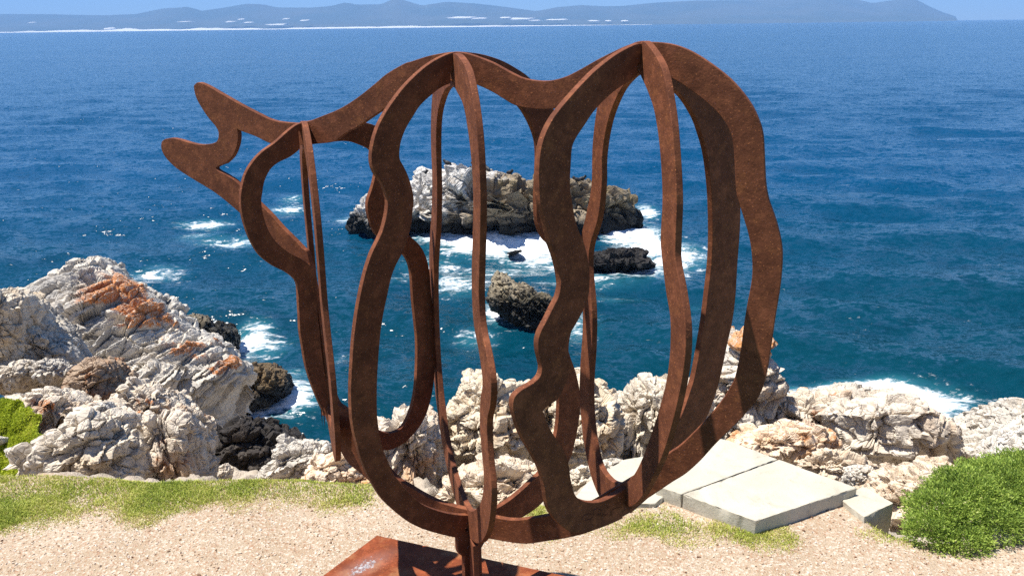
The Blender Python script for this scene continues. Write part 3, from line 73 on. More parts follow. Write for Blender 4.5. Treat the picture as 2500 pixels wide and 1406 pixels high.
def link(o, parent=None):
    col.objects.link(o)
    if parent is not None: o.parent = parent
    return o
def tag(o, label=None, cat=None, group=None, kind=None):
    for k, v in (('label', label), ('category', cat), ('group', group), ('kind', kind)):
        if v: o[k] = v
    return o
def mesh_np(name, V, Fc, mat=None, parent=None, smooth=True, loc=None, attr=None):
    V = np.ascontiguousarray(V, np.float32); Fc = np.asarray(Fc, np.int32); k = Fc.shape[1]
    me = bpy.data.meshes.new(name)
    me.vertices.add(len(V)); me.vertices.foreach_set('co', V.ravel())
    me.loops.add(Fc.size); me.loops.foreach_set('vertex_index', Fc.ravel())
    me.polygons.add(len(Fc)); me.polygons.foreach_set('loop_start', np.arange(0, Fc.size, k, dtype=np.int32))
    me.polygons.foreach_set('use_smooth', np.full(len(Fc), smooth))
    me.update(); me.validate()
    for an, av in (attr or {}).items():
        a = me.attributes.new(an, 'FLOAT', 'POINT'); a.data.foreach_set('value', np.asarray(av, np.float32))
    if mat: me.materials.append(mat)
    o = bpy.data.objects.new(name, me)
    if loc is not None: o.location = loc
    return link(o, parent)

class N:                                    # tiny node-tree writer
    def __init__(s, name):
        s.m = bpy.data.materials.new(name); s.m.use_nodes = True; s.t = s.m.node_tree; s.p = s.t.nodes['Principled BSDF']
    def n(s, t, **k):
        x = s.t.nodes.new(t)
        for a, b in k.items():
            if a == 'i':
                for q, v in b.items(): s.put(x.inputs[q], v)
            else: setattr(x, a, b)
        return x
    def put(s, sock, v):
        if isinstance(v, bpy.types.NodeSocket): s.t.links.new(v, sock)
        else: sock.default_value = v
    def noise(s, co, scale, detail=4, rough=.55, dist=0):
        return s.n('ShaderNodeTexNoise', i={'Vector': co, 'Scale': scale, 'Detail': detail, 'Roughness': rough, 'Distortion': dist}).outputs[0]
    def vor(s, co, scale, feature='F1'):
        return s.n('ShaderNodeTexVoronoi', feature=feature, i={'Vector': co, 'Scale': scale})
    def ramp(s, f, a, b):
        return s.n('ShaderNodeMapRange', interpolation_type='SMOOTHSTEP', i={'Value': f, 'From Min': a, 'From Max': b}).outputs[0]
    def mix(s, f, a, b):
        x = s.n('ShaderNodeMix', data_type='RGBA'); s.put(x.inputs[0], f)
        for k, v in ((6, a), (7, b)): s.put(x.inputs[k], v if isinstance(v, bpy.types.NodeSocket) else (*v, 1))
        return x.outputs[2]
    def math(s, op, a, b=0., c=0.):
        return s.n('ShaderNodeMath', operation=op, i={0: a, 1: b, 2: c}).outputs[0]
    def bump(s, h, strength, dist, prev=None):
        x = s.n('ShaderNodeBump', i={'Height': h, 'Strength': strength, 'Distance': dist})
        if prev is not None: s.put(x.inputs['Normal'], prev)
        return x.outputs[0]
    def co(s, which='Object'): return s.n('ShaderNodeTexCoord').outputs[which]
    def pos(s): return s.n('ShaderNodeNewGeometry').outputs['Position']
    def scaled(s, co, v): return s.n('ShaderNodeMapping', i={'Vector': co, 'Scale': v}).outputs[0]
    def set(s, **k):
        for a, v in k.items():
            a = a.replace('_', ' ')
            s.put(s.p.inputs[a], (*v, 1) if isinstance(v, tuple) and len(v) == 3 else v)
        return s.m

def steel_mat(name, a, b, c, rough=.75, stain=None):
    q = N(name); p = q.co()
    big = q.noise(p, 3.5, 5, .6); fine = q.noise(p, 55, 5, .7); speck = q.noise(p, 170, 2, .6)
    run = q.noise(q.scaled(p, (22, 22, 2.2)), 1, 4, .6)
    cc = q.mix(q.ramp(big, .3, .7), a, b)
    cc = q.mix(q.math('MULTIPLY', q.ramp(run, .5, .75), .55), cc, c)
    cc = q.mix(q.math('MULTIPLY', q.ramp(fine, .45, .8), .6), cc, tuple(v*.45 for v in a))
    cc = q.mix(q.math('MULTIPLY', q.ramp(speck, .62, .72), .7), cc, tuple(min(1, v*1.9) for v in c))
    mot = q.noise(p, 16, 5, .7)
    cc = q.mix(q.math('MULTIPLY', q.ramp(mot, .5, .66), .6), cc, tuple(v*1.6 for v in b)); cc = q.mix(q.math('MULTIPLY', q.ramp(mot, .46, .34), .45), cc, tuple(v*.55 for v in a))
    if stain is not None: cc = stain(q, cc)
    n = q.bump(fine, .35, .004); n = q.bump(speck, .25, .0015, n)
    return q.set(Base_Color=cc, Roughness=q.math('MULTIPLY_ADD', fine, .25, rough-.1), Normal=n, Specular_IOR_Level=.18)

def rock_mat(name, c1, c2, c3, lichen=(.40, .135, .03), la=.0, grey=.25, top=0., droppings=False, wet=None, size=1., lich_hi=None):
    """c1/c2 body, c3 mineral stain, la lichen amount, wet = world z of the tide line"""
    q = N(name); p = q.scaled(q.co(), (1/size,)*3); wp = q.pos()
    big = q.noise(p, 1.6, 5, .6, .4); mid = q.noise(p, 6, 6, .65, .3); fine = q.noise(p, 32, 5, .7); sp = q.vor(p, 70).outputs[0]
    cc = q.mix(q.ramp(mid, .35, .68), c1, c2)
    cc = q.mix(q.math('MULTIPLY', q.ramp(big, .5, .68), .75), cc, c3)
    g = q.noise(q.scaled(p, (1, 1, 1.4)), 3.1, 6, .7)
    cc = q.mix(q.math('MULTIPLY', q.ramp(g, .52, .66), grey*.75), cc, (.22, .20, .175))
    cc = q.mix(q.math('MULTIPLY', q.ramp(fine, .53, .72), .5), cc, tuple(v*.40 for v in c2))
    cc = q.mix(q.math('MULTIPLY', q.ramp(q.noise(p, 11, 4, .7), .56, .70), .45), cc, tuple(min(.78, v*1.25) for v in c1))
    if la or lich_hi:
        ln = q.noise(p, 2.3, 6, .68, .5)
        f = q.ramp(ln, .72-.42*la, .80-.42*la)
        if lich_hi:                       # lichen grows on the exposed ridge: (point, direction, reach)
            (pt, d, r, *xm) = lich_hi
            rel = q.n('ShaderNodeVectorMath', operation='SUBTRACT', i={0: wp, 1: pt}).outputs[0]
            h = q.n('ShaderNodeVectorMath', operation='DOT_PRODUCT', i={0: rel, 1: d}).outputs['Value']
            h = q.math('ADD', q.math('MULTIPLY', h, 1/r), q.math('MULTIPLY_ADD', ln, 3.6, -2.0))
            f2 = q.math('MULTIPLY', q.ramp(h, -.1, .25), .92)
            if xm: f2 = q.math('MULTIPLY', f2, q.ramp(q.n('ShaderNodeSeparateXYZ', i={0: wp}).outputs[0], xm[0]-.25, xm[0]+.2))
            f = q.math('MAXIMUM', f, f2) if la else f2
        f = q.math('MULTIPLY', f, q.ramp(q.noise(p, 19, 5, .75), .30, .56))
        cc = q.mix(f, cc, q.mix(q.ramp(fine, .35, .65), tuple(v*.62 for v in lichen), tuple(v*1.15 for v in lichen)))
    if droppings:                         # guano on the upper left of the islet
        sx = q.n('ShaderNodeSeparateXYZ', i={0: q.co()}).outputs
        k = q.math('MULTIPLY_ADD', sx[0], -.10, -.20); k = q.math('ADD', k, q.math('MULTIPLY', sx[2], .14))
        k = q.math('ADD', k, q.math('MULTIPLY_ADD', mid, 1.5, -.78))
        cc = q.mix(q.math('MULTIPLY', q.ramp(k, -.05, .45), q.math('MULTIPLY_ADD', q.ramp(fine, .4, .6), .5, .5)), cc, (.62, .60, .57))
    rough = .9
    if wet is not None:
        z = q.n('ShaderNodeSeparateXYZ', i={0: wp}).outputs[2]
        k = q.ramp(q.math('ADD', z, q.math('MULTIPLY', big, -wet[1]*1.6)), wet[0], wet[0]-wet[1])
        cc = q.mix(k, cc, wet[2]); rough = q.math('MULTIPLY_ADD', k, -.45, .9)
    tl = q.n('ShaderNodeMapping', i={'Vector': p, 'Rotation': (.25, -.6, .2), 'Scale': (1, 1, 5)}).outputs[0]
    lay = q.noise(tl, 4.5, 6, .7, .3); patch = q.ramp(big, .35, .6)
    n = q.bump(lay, q.math('MULTIPLY_ADD', patch, .6, .25), .04*size); n = q.bump(q.noise(p, 24, 5, .7), q.math('MULTIPLY_ADD', patch, -.3, .55), .012*size, n)
    n = q.bump(q.ramp(q.vor(q.scaled(p, (1, 1, 1.6)), 7, 'DISTANCE_TO_EDGE').outputs[0], .0, .05), .5, .02*size, n)
    return q.set(Base_Color=cc, Roughness=rough, Normal=n, Specular_IOR_Level=.25)

# ------------------------------------------------------------------ materials
CORTEN = steel_mat('weathered_steel', (.120, .0385, .0187), (.166, .0555, .0257), (.28, .10, .037))
def scuff(q, cc):                       # grey scrape and dusty bloom on the base plate
    wp = q.pos(); rel = q.n('ShaderNodeMapping', vector_type='TEXTURE', i={'Vector': wp, 'Location': (-.645, 2.955, 0), 'Rotation': (0, 0, .75), 'Scale': (.085, .032, 1)}).outputs[0]
    dd = q.n('ShaderNodeVectorMath', operation='LENGTH', i={0: q.n('ShaderNodeVectorMath', operation='MULTIPLY', i={0: rel, 1: (1, 1, 0)}).outputs[0]}).outputs['Value']
    nn = q.noise(wp, 55, 5, .7); nb = q.noise(wp, 7, 5, .65)
    cc = q.mix(q.math('MULTIPLY', q.ramp(nb, .5, .68), .5), cc, (.34, .17, .075)); cc = q.mix(q.math('MULTIPLY', q.ramp(nb, .45, .33), .5), cc, (.10, .028, .014))
    cc = q.mix(q.math('MULTIPLY', q.ramp(dd, 2.6, .4), .35), cc, (.30, .18, .15))
    return q.mix(q.ramp(q.math('ADD', dd, q.math('MULTIPLY_ADD', nn, 4.5, -2.25)), .75, .35), cc, q.mix(q.ramp(q.noise(wp, 130, 3), .4, .6), (.18, .15, .155), (.38, .36, .36)))
BASE = steel_mat('base_steel', (.16, .036, .012), (.21, .052, .018), (.28, .09, .028), rough=.72, stain=scuff)
RM = dict(
    wedge=rock_mat('wedge_stone', (0.630, 0.567, 0.473), (0.441, 0.410, 0.365), (0.315, 0.302, 0.284), lichen=(.50, .17, .032), la=.08, grey=.45, lich_hi=((-6.04, 13, -2.28), (.5, 0, .866), .16, -6.8)),
    pale=rock_mat('pale_stone', (0.630, 0.554, 0.447), (0.466, 0.403, 0.321), (0.504, 0.378, 0.239), la=.08, grey=.3),
    palegrey=rock_mat('pale_grey_stone', (0.592, 0.535, 0.454), (0.416, 0.378, 0.321), (0.517, 0.435, 0.334), la=.05, grey=.55),
    cream=rock_mat('cream_stone', (0.668, 0.573, 0.435), (0.529, 0.435, 0.315), (0.542, 0.353, 0.189), la=.18, grey=.2),
    rustcream=rock_mat('rust_cream_stone', (0.643, 0.542, 0.416), (0.517, 0.403, 0.290), (0.529, 0.315, 0.164), la=.25, grey=.12),
    rustpale=rock_mat('rust_pale_stone', (0.643, 0.554, 0.441), (0.479, 0.410, 0.328), (0.479, 0.271, 0.132), la=.36, grey=.3),
    rust=rock_mat('rust_stone', (.40, .30, .21), (.29, .20, .135), (.33, .16, .075), la=.34, grey=.2),
    orange=rock_mat('orange_stone', (0.731, 0.592, 0.454), (0.605, 0.441, 0.290), (0.580, 0.290, 0.107), lichen=(.46, .20, .065), la=.42, grey=.12),
    white=rock_mat('white_stone', (.62, .58, .51), (.52, .475, .41), (.50, .42, .33), grey=.15),
    boulder=rock_mat('boulder_stone', (0.630, 0.554, 0.454), (0.529, 0.460, 0.372), (0.529, 0.403, 0.290), la=.06, grey=.12),
    stack=rock_mat('stack_stone', (.60, .53, .43), (.48, .43, .37), (0.567, 0.378, 0.227), lichen=(.50, .20, .045), la=.2, grey=.3, lich_hi=((2.3, 8.2, -1.08), (0, 0, 1), .10)),
    dark=rock_mat('shade_darkened_stone', (.045, .038, .033), (.028, .024, .022), (.08, .062, .05), grey=.2),  # dark stone, its colour lowered further to carry the shade of its right side
    island=rock_mat('islet_stone', (.30, .24, .165), (.17, .135, .095), (.24, .185, .095), grey=.4, droppings=True, wet=(SEA+1.15, .6, (.018, .017, .015)), size=4.5),
    searock=rock_mat('sea_stone', (.30, .25, .17), (.20, .165, .115), (.26, .21, .09), grey=.4, wet=(SEA+1.3, .8, (.02, .018, .014)), size=2.5),
    weedy=rock_mat('weedy_stone', (.16, .11, .06), (.10, .075, .045), (.26, .15, .045), grey=.3, wet=(SEA+.9, .7, (.015, .013, .011)), size=2.),
    wet=rock_mat('wet_black_stone', (.035, .032, .03), (.022, .02, .02), (.05, .045, .04), grey=.2, wet=(SEA+.6, .6, (.012, .012, .012)), size=2.),
)

def concrete_mat():
    q = N('concrete'); p = q.co()
    a = q.noise(p, 3, 5, .6); b = q.noise(p, 40, 5, .7); v = q.ramp(q.vor(p, 24).outputs[0], .02, .09)
    cc = q.mix(q.ramp(a, .3, .7), (.51, .465, .37), (.44, .40, .315)); cc = q.mix(q.math('MULTIPLY', q.ramp(b, .55, .8), .35), cc, (.38, .35, .30))
    st_ = q.noise(q.scaled(p, (1.4, 1.4, .6)), 5, 6, .72, .6)
    cc = q.mix(q.math('MULTIPLY', q.ramp(st_, .52, .72), .5), cc, (.27, .235, .175)); pit = q.ramp(q.vor(p, 46).outputs[0], .16, .08)
    cc = q.mix(q.math('MULTIPLY', pit, .5), cc, (.17, .15, .125))
    n = q.bump(b, .4, .008); n = q.bump(v, .25, .004, n); n = q.bump(st_, .3, .012, n)
    return q.set(Base_Color=cc, Roughness=.9, Normal=n, Specular_IOR_Level=.2)
CONC = concrete_mat()

# ------------------------------------------------------------------ the ground
def edge_y(x):                                           # where the level ground ends
    return 4.36+.05*np.sin(x*1.7)+.03*np.sin(x*4.1+1)-.38*np.exp(-((x-.0)/.55)**4)-.66*sstep(1.68, 2.02, x)+.2*sstep(2.9, 3.6, x)
def ground_z(x, y):
    d = np.maximum(y-edge_y(x), 0)
    main = -.62*d
    left = -.33*np.minimum(d, 6.2)-1.0*np.maximum(d-6.2, 0)-.35*sstep(0, .5, d)
    m = sstep(-4.1, -5.0, x)
    z = main*(1-m)+left*m
    P = np.stack([x, y, 0*x], 1)
    rk = sstep(.03, .5, d)
    z = z+rk*(.16*fbm(P*.9, 3)-.05)
    k = d > 0
    if k.any():                                          # broken bedrock on the bank
        Q = np.stack([x[k], y[k]*1.3, z[k]*2.2], 1); zz = 0
        for c, am in ((.55, .16), (.22, .06), (.09, .022)):
            f1, f2, h, v = worley(Q/c+.2*np.stack([pn(Q/c), pn(Q/c+7), pn(Q/c+13)], 1), 3)
            zz = zz+am*(.6*_g[h][:, 0]+.8*(v*_g[(h*5+1) & 255]).sum(1)-.5*np.exp(-((f2-f1)/.08)**2))
        z[k] += rk[k]*zz
    return ZG+np.maximum(z, SEA-2.5)+.010*fbm(P*2.2, 3)*(1-sstep(0, .5, d))
def ground_mat():
    q = N('path_gravel'); p = q.pos()
    big = q.noise(p, 1.3, 4, .6); mid = q.noise(p, 9, 5, .65); fine = q.noise(p, 90, 4, .7)
    v = q.vor(p, 95); v2 = q.vor(p, 210)
    cc = q.mix(q.ramp(big, .3, .7), (.34, .255, .17), (.41, .325, .232)); cc = q.mix(q.math('MULTIPLY', q.ramp(q.noise(p, 3.2, 5, .7), .48, .66), .6), cc, (.345, .25, .165))
    hsv = q.n('ShaderNodeSeparateColor', i={0: v.outputs['Color']}).outputs
    cc = q.mix(q.math('MULTIPLY', q.ramp(hsv[0], .55, 1.0), .6), cc, (.62, .55, .46)); cc = q.mix(q.math('MULTIPLY', q.ramp(hsv[1], .84, .9), .65), cc, (.30, .16, .09))
    cc = q.mix(q.math('MULTIPLY', q.ramp(fine, .5, .75), .35), cc, (.34, .24, .17))
    z = q.n('ShaderNodeSeparateXYZ', i={0: p}).outputs[2]            # bedrock on the bank below the path
    st = q.noise(q.scaled(p, (1, 1, 3)), 3, 6, .7)
    rk = q.mix(q.ramp(st, .35, .65), (.46, .39, .31), (.30, .26, .21))
    cc = q.mix(q.ramp(z, ZG-.06, ZG-.22), cc, rk)
    yy = q.n('ShaderNodeSeparateXYZ', i={0: p}).outputs[1]           # unseen dark lawn added near the camera to cut bounce light on steel
    cc = q.mix(q.ramp(q.math('ADD', yy, q.math('MULTIPLY', mid, .5)), 2.45, 2.2), cc, q.mix(mid, (.05, .085, .02), (.09, .12, .035)))
    n = q.bump(v.outputs[0], .6, .008); n = q.bump(v2.outputs[0], .4, .004, n); n = q.bump(mid, .3, .02, n)
    return q.set(Base_Color=cc, Roughness=.95, Normal=n, Specular_IOR_Level=.15)
GROUND = ground_mat()
gx = np.concatenate([np.linspace(-40, -6, 60)[:-1], np.linspace(-6, 6, 401), np.linspace(6, 40, 60)[1:]])
gy = np.concatenate([np.linspace(-12, 2, 30)[:-1], np.linspace(2, 10, 301), np.linspace(10, 30, 90)[1:]])
X, Y = np.meshgrid(gx, gy); x, y = X.ravel(), Y.ravel()
nx, ny = len(gx), len(gy); idx = np.arange(nx*ny).reshape(ny, nx)
quads = np.stack([idx[:-1, :-1], idx[:-1, 1:], idx[1:, 1:], idx[1:, :-1]], -1).reshape(-1, 4)
tag(mesh_np('ground', np.stack([x, y, ground_z(x, y)], 1), quads, GROUND), kind='structure')
def gz(x, y): return ground_z(np.atleast_1d(np.asarray(x, float)), np.atleast_1d(np.asarray(y, float)))

# ------------------------------------------------------------------ the sea
def sea_mat():
    q = N('sea_water'); p = q.pos()
    xyz = q.n('ShaderNodeSeparateXYZ', i={0: p}).outputs
    d = xyz[1]
    shallow = q.noise(q.scaled(p, (.03, .06, 0)), 1, 3, .6)
    f = q.math('ADD', q.math('MULTIPLY', d, 1/90), q.math('MULTIPLY_ADD', shallow, .24, -.12))
    cc = q.mix(q.ramp(f, .25, .95), (.0008, .033, .052), (.001, .046, .114))
    bed = q.noise(q.scaled(p, (.22, .3, 0)), 1, 4, .6)
    cc = q.mix(q.math('MULTIPLY', q.ramp(bed, .52, .7), q.math('MULTIPLY', q.ramp(d, 75, 30), .35)), cc, (.004, .022, .05))
    gust = q.noise(q.scaled(p, (.0012, .012, 0)), 1, 4, .65)
    n = q.n('ShaderNodeCombineXYZ', i={2: 1.}).outputs[0]
    gk = q.math('MULTIPLY_ADD', gust, .6, .75)
    for (sx, sy, det, k) in ((.05, .14, 2, .06), (.22, .5, 2, .16), (.8, 1.5, 2, .62), (2.2, 3.6, 2, .80), (6., 9., 1, .55)):
        c = q.n('ShaderNodeTexNoise', i={'Vector': q.scaled(p, (sx, sy, 0)), 'Scale': 1., 'Detail': det, 'Roughness': .5, 'Distortion': 0.}).outputs['Color']
        v = q.n('ShaderNodeVectorMath', operation='SUBTRACT', i={0: c, 1: (.5, .5, .5)}).outputs[0]
        v = q.n('ShaderNodeVectorMath', operation='MULTIPLY', i={0: v, 1: (k, k*1.9, 0)}).outputs[0]
        v = q.n('ShaderNodeVectorMath', operation='SCALE', i={0: v, 3: gk}).outputs[0]
        n = q.n('ShaderNodeVectorMath', operation='ADD', i={0: n, 1: v}).outputs[0]
    gn = q.n('ShaderNodeNewGeometry').outputs['Normal']
    gn = q.n('ShaderNodeVectorMath', operation='MULTIPLY', i={0: gn, 1: (1, 1, 0)}).outputs[0]
    n = q.n('ShaderNodeVectorMath', operation='ADD', i={0: n, 1: gn}).outputs[0]
    n = q.n('ShaderNodeVectorMath', operation='NORMALIZE', i={0: n}).outputs[0]
    # foam: soft patches carried by the mesh, broken up by lacy noise
    fa = q.n('ShaderNodeAttribute', attribute_name='foam').outputs['Fac']
    lace = q.noise(q.scaled(p, (.7, 1.1, 0)), 1, 7, .72, 1.6); lace2 = q.noise(q.scaled(p, (2.6, 4.2, 0)), 1, 5, .7, 1.2)
    k = q.math('ADD', q.math('MULTIPLY', fa, .95), q.math('MULTIPLY_ADD', lace, 2.6, -1.55)); k = q.math('ADD', k, q.math('MULTIPLY_ADD', lace2, 1.3, -.65)); k = q.math('ADD', k, q.math('MULTIPLY_ADD', q.noise(q.scaled(p, (.16, .75, 0)), 1, 4, .65, .8), 1.3, -.65))
    foam = q.ramp(k, .25, 1.05)
    milky = q.math('MULTIPLY', q.ramp(fa, .1, .9), .5)
    cc = q.mix(milky, cc, (.03, .17, .21))
    cc = q.mix(foam, cc, (.83, .85, .86))
    rough = q.math('ADD', q.math('MULTIPLY', foam, .6), q.math('MULTIPLY_ADD', gust, .1, .09))
    return q.set(Base_Color=cc, Roughness=rough, Normal=n, IOR=1.33, Specular_IOR_Level=.5)
na = 520
th = np.radians(np.linspace(-62, 62, na))
rr = [13.]
while rr[-1] < 14500: rr.append(rr[-1]*(1.0085+.06*min(max((rr[-1]-110)/1800, 0), 1)))
rr = np.array(rr); nr = len(rr)
TH, RR = np.meshgrid(th, rr); x = (RR*np.sin(TH)).ravel(); y = (RR*np.cos(TH)).ravel(); r = RR.ravel()
z = np.full(len(x), SEA)
cell = np.maximum(r*math.radians(124/na), r*(.0085+.06*np.clip((r-110)/1800, 0, 1)))
rg = np.random.default_rng(3)
for k in range(70):
    lam = 1.1*(14/1.1)**rg.random(); a = rg.normal(math.radians(78), .42); ph = rg.random()*6.3
    amp = .0060*lam**.85*np.clip((lam/cell-2.2)/4, 0, 1)
    s = (x*math.cos(a)+y*math.sin(a))*2*math.pi/lam+ph
    z += amp*(np.sin(s)+.25*np.sin(2*s+.6))
foam = np.zeros(len(x))
for fx, fy, frx, fry, fs in WD['foam']:
    d2 = ((x-fx)/frx)**2+((y-fy)/fry)**2
    foam = np.maximum(foam, fs*np.exp(-d2*.9))+.25*fs*np.exp(-d2*.9)
z += .05*np.clip(foam, 0, 1.3)*fbm(np.stack([x, y, 0*x], 1)*.8, 3)
idx = np.arange(nr*na).reshape(nr, na)
quads = np.stack([idx[:-1, :-1], idx[1:, :-1], idx[1:, 1:], idx[:-1, 1:]], -1).reshape(-1, 4)
tag(mesh_np('sea', np.stack([x, y, z], 1), quads[:, ::-1], sea_mat(), attr=dict(foam=np.clip(foam, 0, 1.6))), kind='structure')

# ------------------------------------------------------------------ far coast: hills, beach, dunes
def hill_mat(name, a, b):
    q = N(name); p = q.pos(); n = q.noise(p, .0012, 6, .65)
    return q.set(Base_Color=q.mix(q.ramp(n, .35, .65), a, b), Roughness=1., Specular_IOR_Level=0.)
HILL = hill_mat('scrub_hills', (.05, .062, .04), (.085, .085, .055)); SAND = hill_mat('white_sand', (.78, .76, .70), (.70, .67, .60))
rx = np.array([q[0] for q in WD['ridge']], float); rz = np.array([q[1] for q in WD['ridge']], float)
hx = np.linspace(-11500, 8600, 420); hz = np.interp(hx, rx, rz-SEA, left=rz[0]-SEA, right=0)
hz = np.where(hx > rx[-1], 0, hz)
prof = [(9000, .0), (9150, .04), (9500, .12), (10200, .30), (10700, .58), (11100, .82), (11500, 1.), (11900, .8), (12600, .35), (13500, .0)]
V = []
for yy, k in prof:
    sc_ = yy/11500
    nn = fbm(np.stack([hx/900, np.full_like(hx, yy/900), 0*hx], 1), 4)
    zz = SEA-6+(hz+6)*k*(1+(.35*nn if 0 < k < 1 else 0))+(14*sstep(9000, 9400, yy)*(hz > 8))
    V.append(np.stack([hx*sc_, np.full_like(hx, yy), zz], 1))
V = np.concatenate(V); n_ = len(hx); idx = np.arange(len(V)).reshape(len(prof), n_)
quads = np.stack([idx[:-1, :-1], idx[:-1, 1:], idx[1:, 1:], idx[1:, :-1]], -1).reshape(-1, 4)
tag(mesh_np('hills', V, quads, HILL), kind='structure')
bx = np.linspace(-9500, 1500, 260); w_ = np.interp(bx, [-9500, -3500, -600, 500, 1500], [17, 15, 11, 7, 1])*(1+.55*fbm(np.stack([bx/260, 0*bx, 0*bx], 1), 3))
w_ = np.maximum(w_*(1+.8*np.clip(fbm(np.stack([bx/700, 0*bx+3, 0*bx], 1), 2), -.6, 1)), 1.)
V = np.concatenate([np.stack([bx, 0*bx+8960, 0*bx+SEA-.4], 1), np.stack([bx, 0*bx+9010, SEA+.75*w_], 1), np.stack([bx, 0*bx+9090, SEA+1.15*w_], 1), np.stack([bx, 0*bx+9200, 0*bx+SEA-3], 1)])
idx = np.arange(len(V)).reshape(4, len(bx)); quads = np.stack([idx[:-1, :-1], idx[:-1, 1:], idx[1:, 1:], idx[1:, :-1]], -1).reshape(-1, 4)
tag(mesh_np('beach', V, quads, SAND), kind='structure')
for cx, cz, hw, hh in WD['dunes']:                        # pale sand slopes on the far coast
    t = np.linspace(0, 2*math.pi, 28, endpoint=False); m = 1+.35*fbm(np.stack([np.cos(t)*1.5+cx/90, np.sin(t)*1.5, 0*t], 1), 3)
    ring = np.stack([hw*m*np.cos(t), 60*np.sin(t), hh*m*np.sin(t)], 1)
    V = np.concatenate([ring, ring*.55+(0, -45, 0), [[0, -60, 0]], [[0, 120, -hh]]]); k = np.arange(28); k2 = (k+1) % 28
    Fc = np.concatenate([np.stack([k, k2, k2+28], 1), np.stack([k, k2+28, k+28], 1), np.stack([k+28, k2+28, 0*k+56], 1), np.stack([k2, k, 0*k+57], 1)])
    tag(mesh_np('sand_dune', V, Fc, SAND, loc=(cx, 9280, cz)), kind='structure')

# ------------------------------------------------------------------ rocks
_ico = {}
def ico(lv):
    if lv not in _ico:
        bm = bmesh.new(); bmesh.ops.create_icosphere(bm, subdivisions=lv, radius=1)
        _ico[lv] = (np.array([v.co[:] for v in bm.verts]), np.array([[v.index for v in f.verts] for f in bm.faces])); bm.free()
    return _ico[lv]
def normals(V, Fc):
    n = np.cross(V[Fc[:, 1]]-V[Fc[:, 0]], V[Fc[:, 2]]-V[Fc[:, 0]]); o = np.zeros_like(V)
    for k in range(3):
        for a in range(3): o[:, a] += np.bincount(Fc[:, k], n[:, a], len(V))
    return o/np.maximum(np.linalg.norm(o, axis=1), 1e-12)[:, None]
def make_rock(d, seed):
    """outline (x, z) at distance Y, lofted to depth T, then broken into facets, beds, cracks and grain"""
    rs = np.random.default_rng(seed)
    D, Fc = ico(d.get('lv', 6))
    p = np.array(d['p']); c = np.array(d.get('c') or p.mean(0))
    q = np.concatenate([p, p[:1]]); t = np.linspace(0, 1, 24, endpoint=False)
    pts = (q[:-1, None]*(1-t)[None, :, None]+q[1:, None]*t[None, :, None]).reshape(-1, 2)-c
    an = np.arctan2(pts[:, 1], pts[:, 0]); ra = np.hypot(pts[:, 0], pts[:, 1])
    bins = np.zeros(360); kk = ((an+math.pi)/(2*math.pi)*360).astype(int) % 360; np.maximum.at(bins, kk, ra)
    for _ in range(4): bins = np.where(bins == 0, np.maximum(np.roll(bins, 1), np.roll(bins, -1)), bins)
    th = np.arctan2(D[:, 2], D[:, 0]); R = np.interp((th+math.pi)/(2*math.pi)*360-.5, np.arange(-1, 361), np.concatenate([bins[-1:], bins, bins[:1]]))
    s = np.hypot(D[:, 0], D[:, 2])**d.get('bx', .72)
    T = d['T']; sq = d.get('sq', .75)
    P = np.stack([np.cos(th)*R*s, 0*s, np.sin(th)*R*s], 1); dv = np.array([0, math.cos(d['ph']), -math.sin(d['ph'])])   # depth axis dips with the slope
    size = float(np.mean(ra)); sm = d.get('sm', 0)
    P[:, 1] += d.get('lean', .3)*P[:, 2]
    und = np.where(D[:, 1] < .2, d.get('un', .25)*np.clip(-P[:, 2]/size-.12, 0, 1)*size, 0)             # undercut foot
    P += (T*np.sign(D[:, 1])*np.abs(D[:, 1])**sq+und)[:, None]*dv
    n = normals(P, Fc); O = P+rs.random(3)*50
    keep = .25+.75*np.abs(D[:, 1])**.6                     # the outline itself moves least
    b = np.array(d.get('bed', (-.35, .15, .9)), float); b /= np.linalg.norm(b); st = d.get('st', 1.7)
    Q = O+(O@b)[:, None]*b*(st-1)                          # cells flattened along the bedding
    disp = .05*size*fbm(O/size*1.2, 2); fk = d.get('fk', 1.); cs = d.get('cs', 1.)
    for cell, amp, cr, sd, wk in ((.85, .26, .16, 1, .16), (.36, .16, .13, 5, .10), (.15, .020, .020, 9, .06), (.06, .005, .005, 13, .05)):
        cell, amp, cr = cell*cs, amp*cs**.7, cr*cs**.7
        if sm and cell < .2: amp *= (1-sm); cr *= (1-sm)
        G = Q/(size*cell); G = G+wk*np.stack([pn(G*1.3+sd), pn(G*1.3+sd+9), pn(G*1.3+sd+21)], 1)*1.5
        f1, f2, hid, vec = worley(G, int(seed*7+sd))
        til = _g[(hid*5+3) & 255]; off = _g[(hid*11+7) & 255][:, 0]
        disp = disp+fk*size*amp*(.55*off+.95*(vec*til).sum(1))
        disp = disp-fk*size*cr*np.exp(-((f2-f1)/.058)**2)*(.25+.75*sstep(-.25, .25, pn(O/size*2.5+sd)))
    if d.get('ba', 0) and 'bl' in d:
        h = (O@b+.12*size*pn(O/size*1.2))/d['bl']+.22*pn(O/size*4)
        i = np.floor(h); f = h-i; amp = .5+.9*np.abs(np.sin(i*12.9898)*43758.5 % 1)
        disp = disp+d['ba']*amp*(f-.5)-d['ba']*.8*np.exp(-(np.minimum(f, 1-f)/.06)**2)
        h2 = h*3.7; f = h2-np.floor(h2); disp = disp+d['ba']*.3*(f-.5)
    disp = disp+(1-.6*sm)*.006*size*fbm(O/size*16, 3)
    P = P+n*(disp*keep)[:, None]
    nz = d.get('down', 1.2); low = P[:, 2] < 0
    P[:, 2] = np.where(low, P[:, 2]*nz, P[:, 2])
    return mesh_np(d['n'], P, Fc, RM[d['m']], smooth=False, loc=(c[0], d['Y'], c[1]))
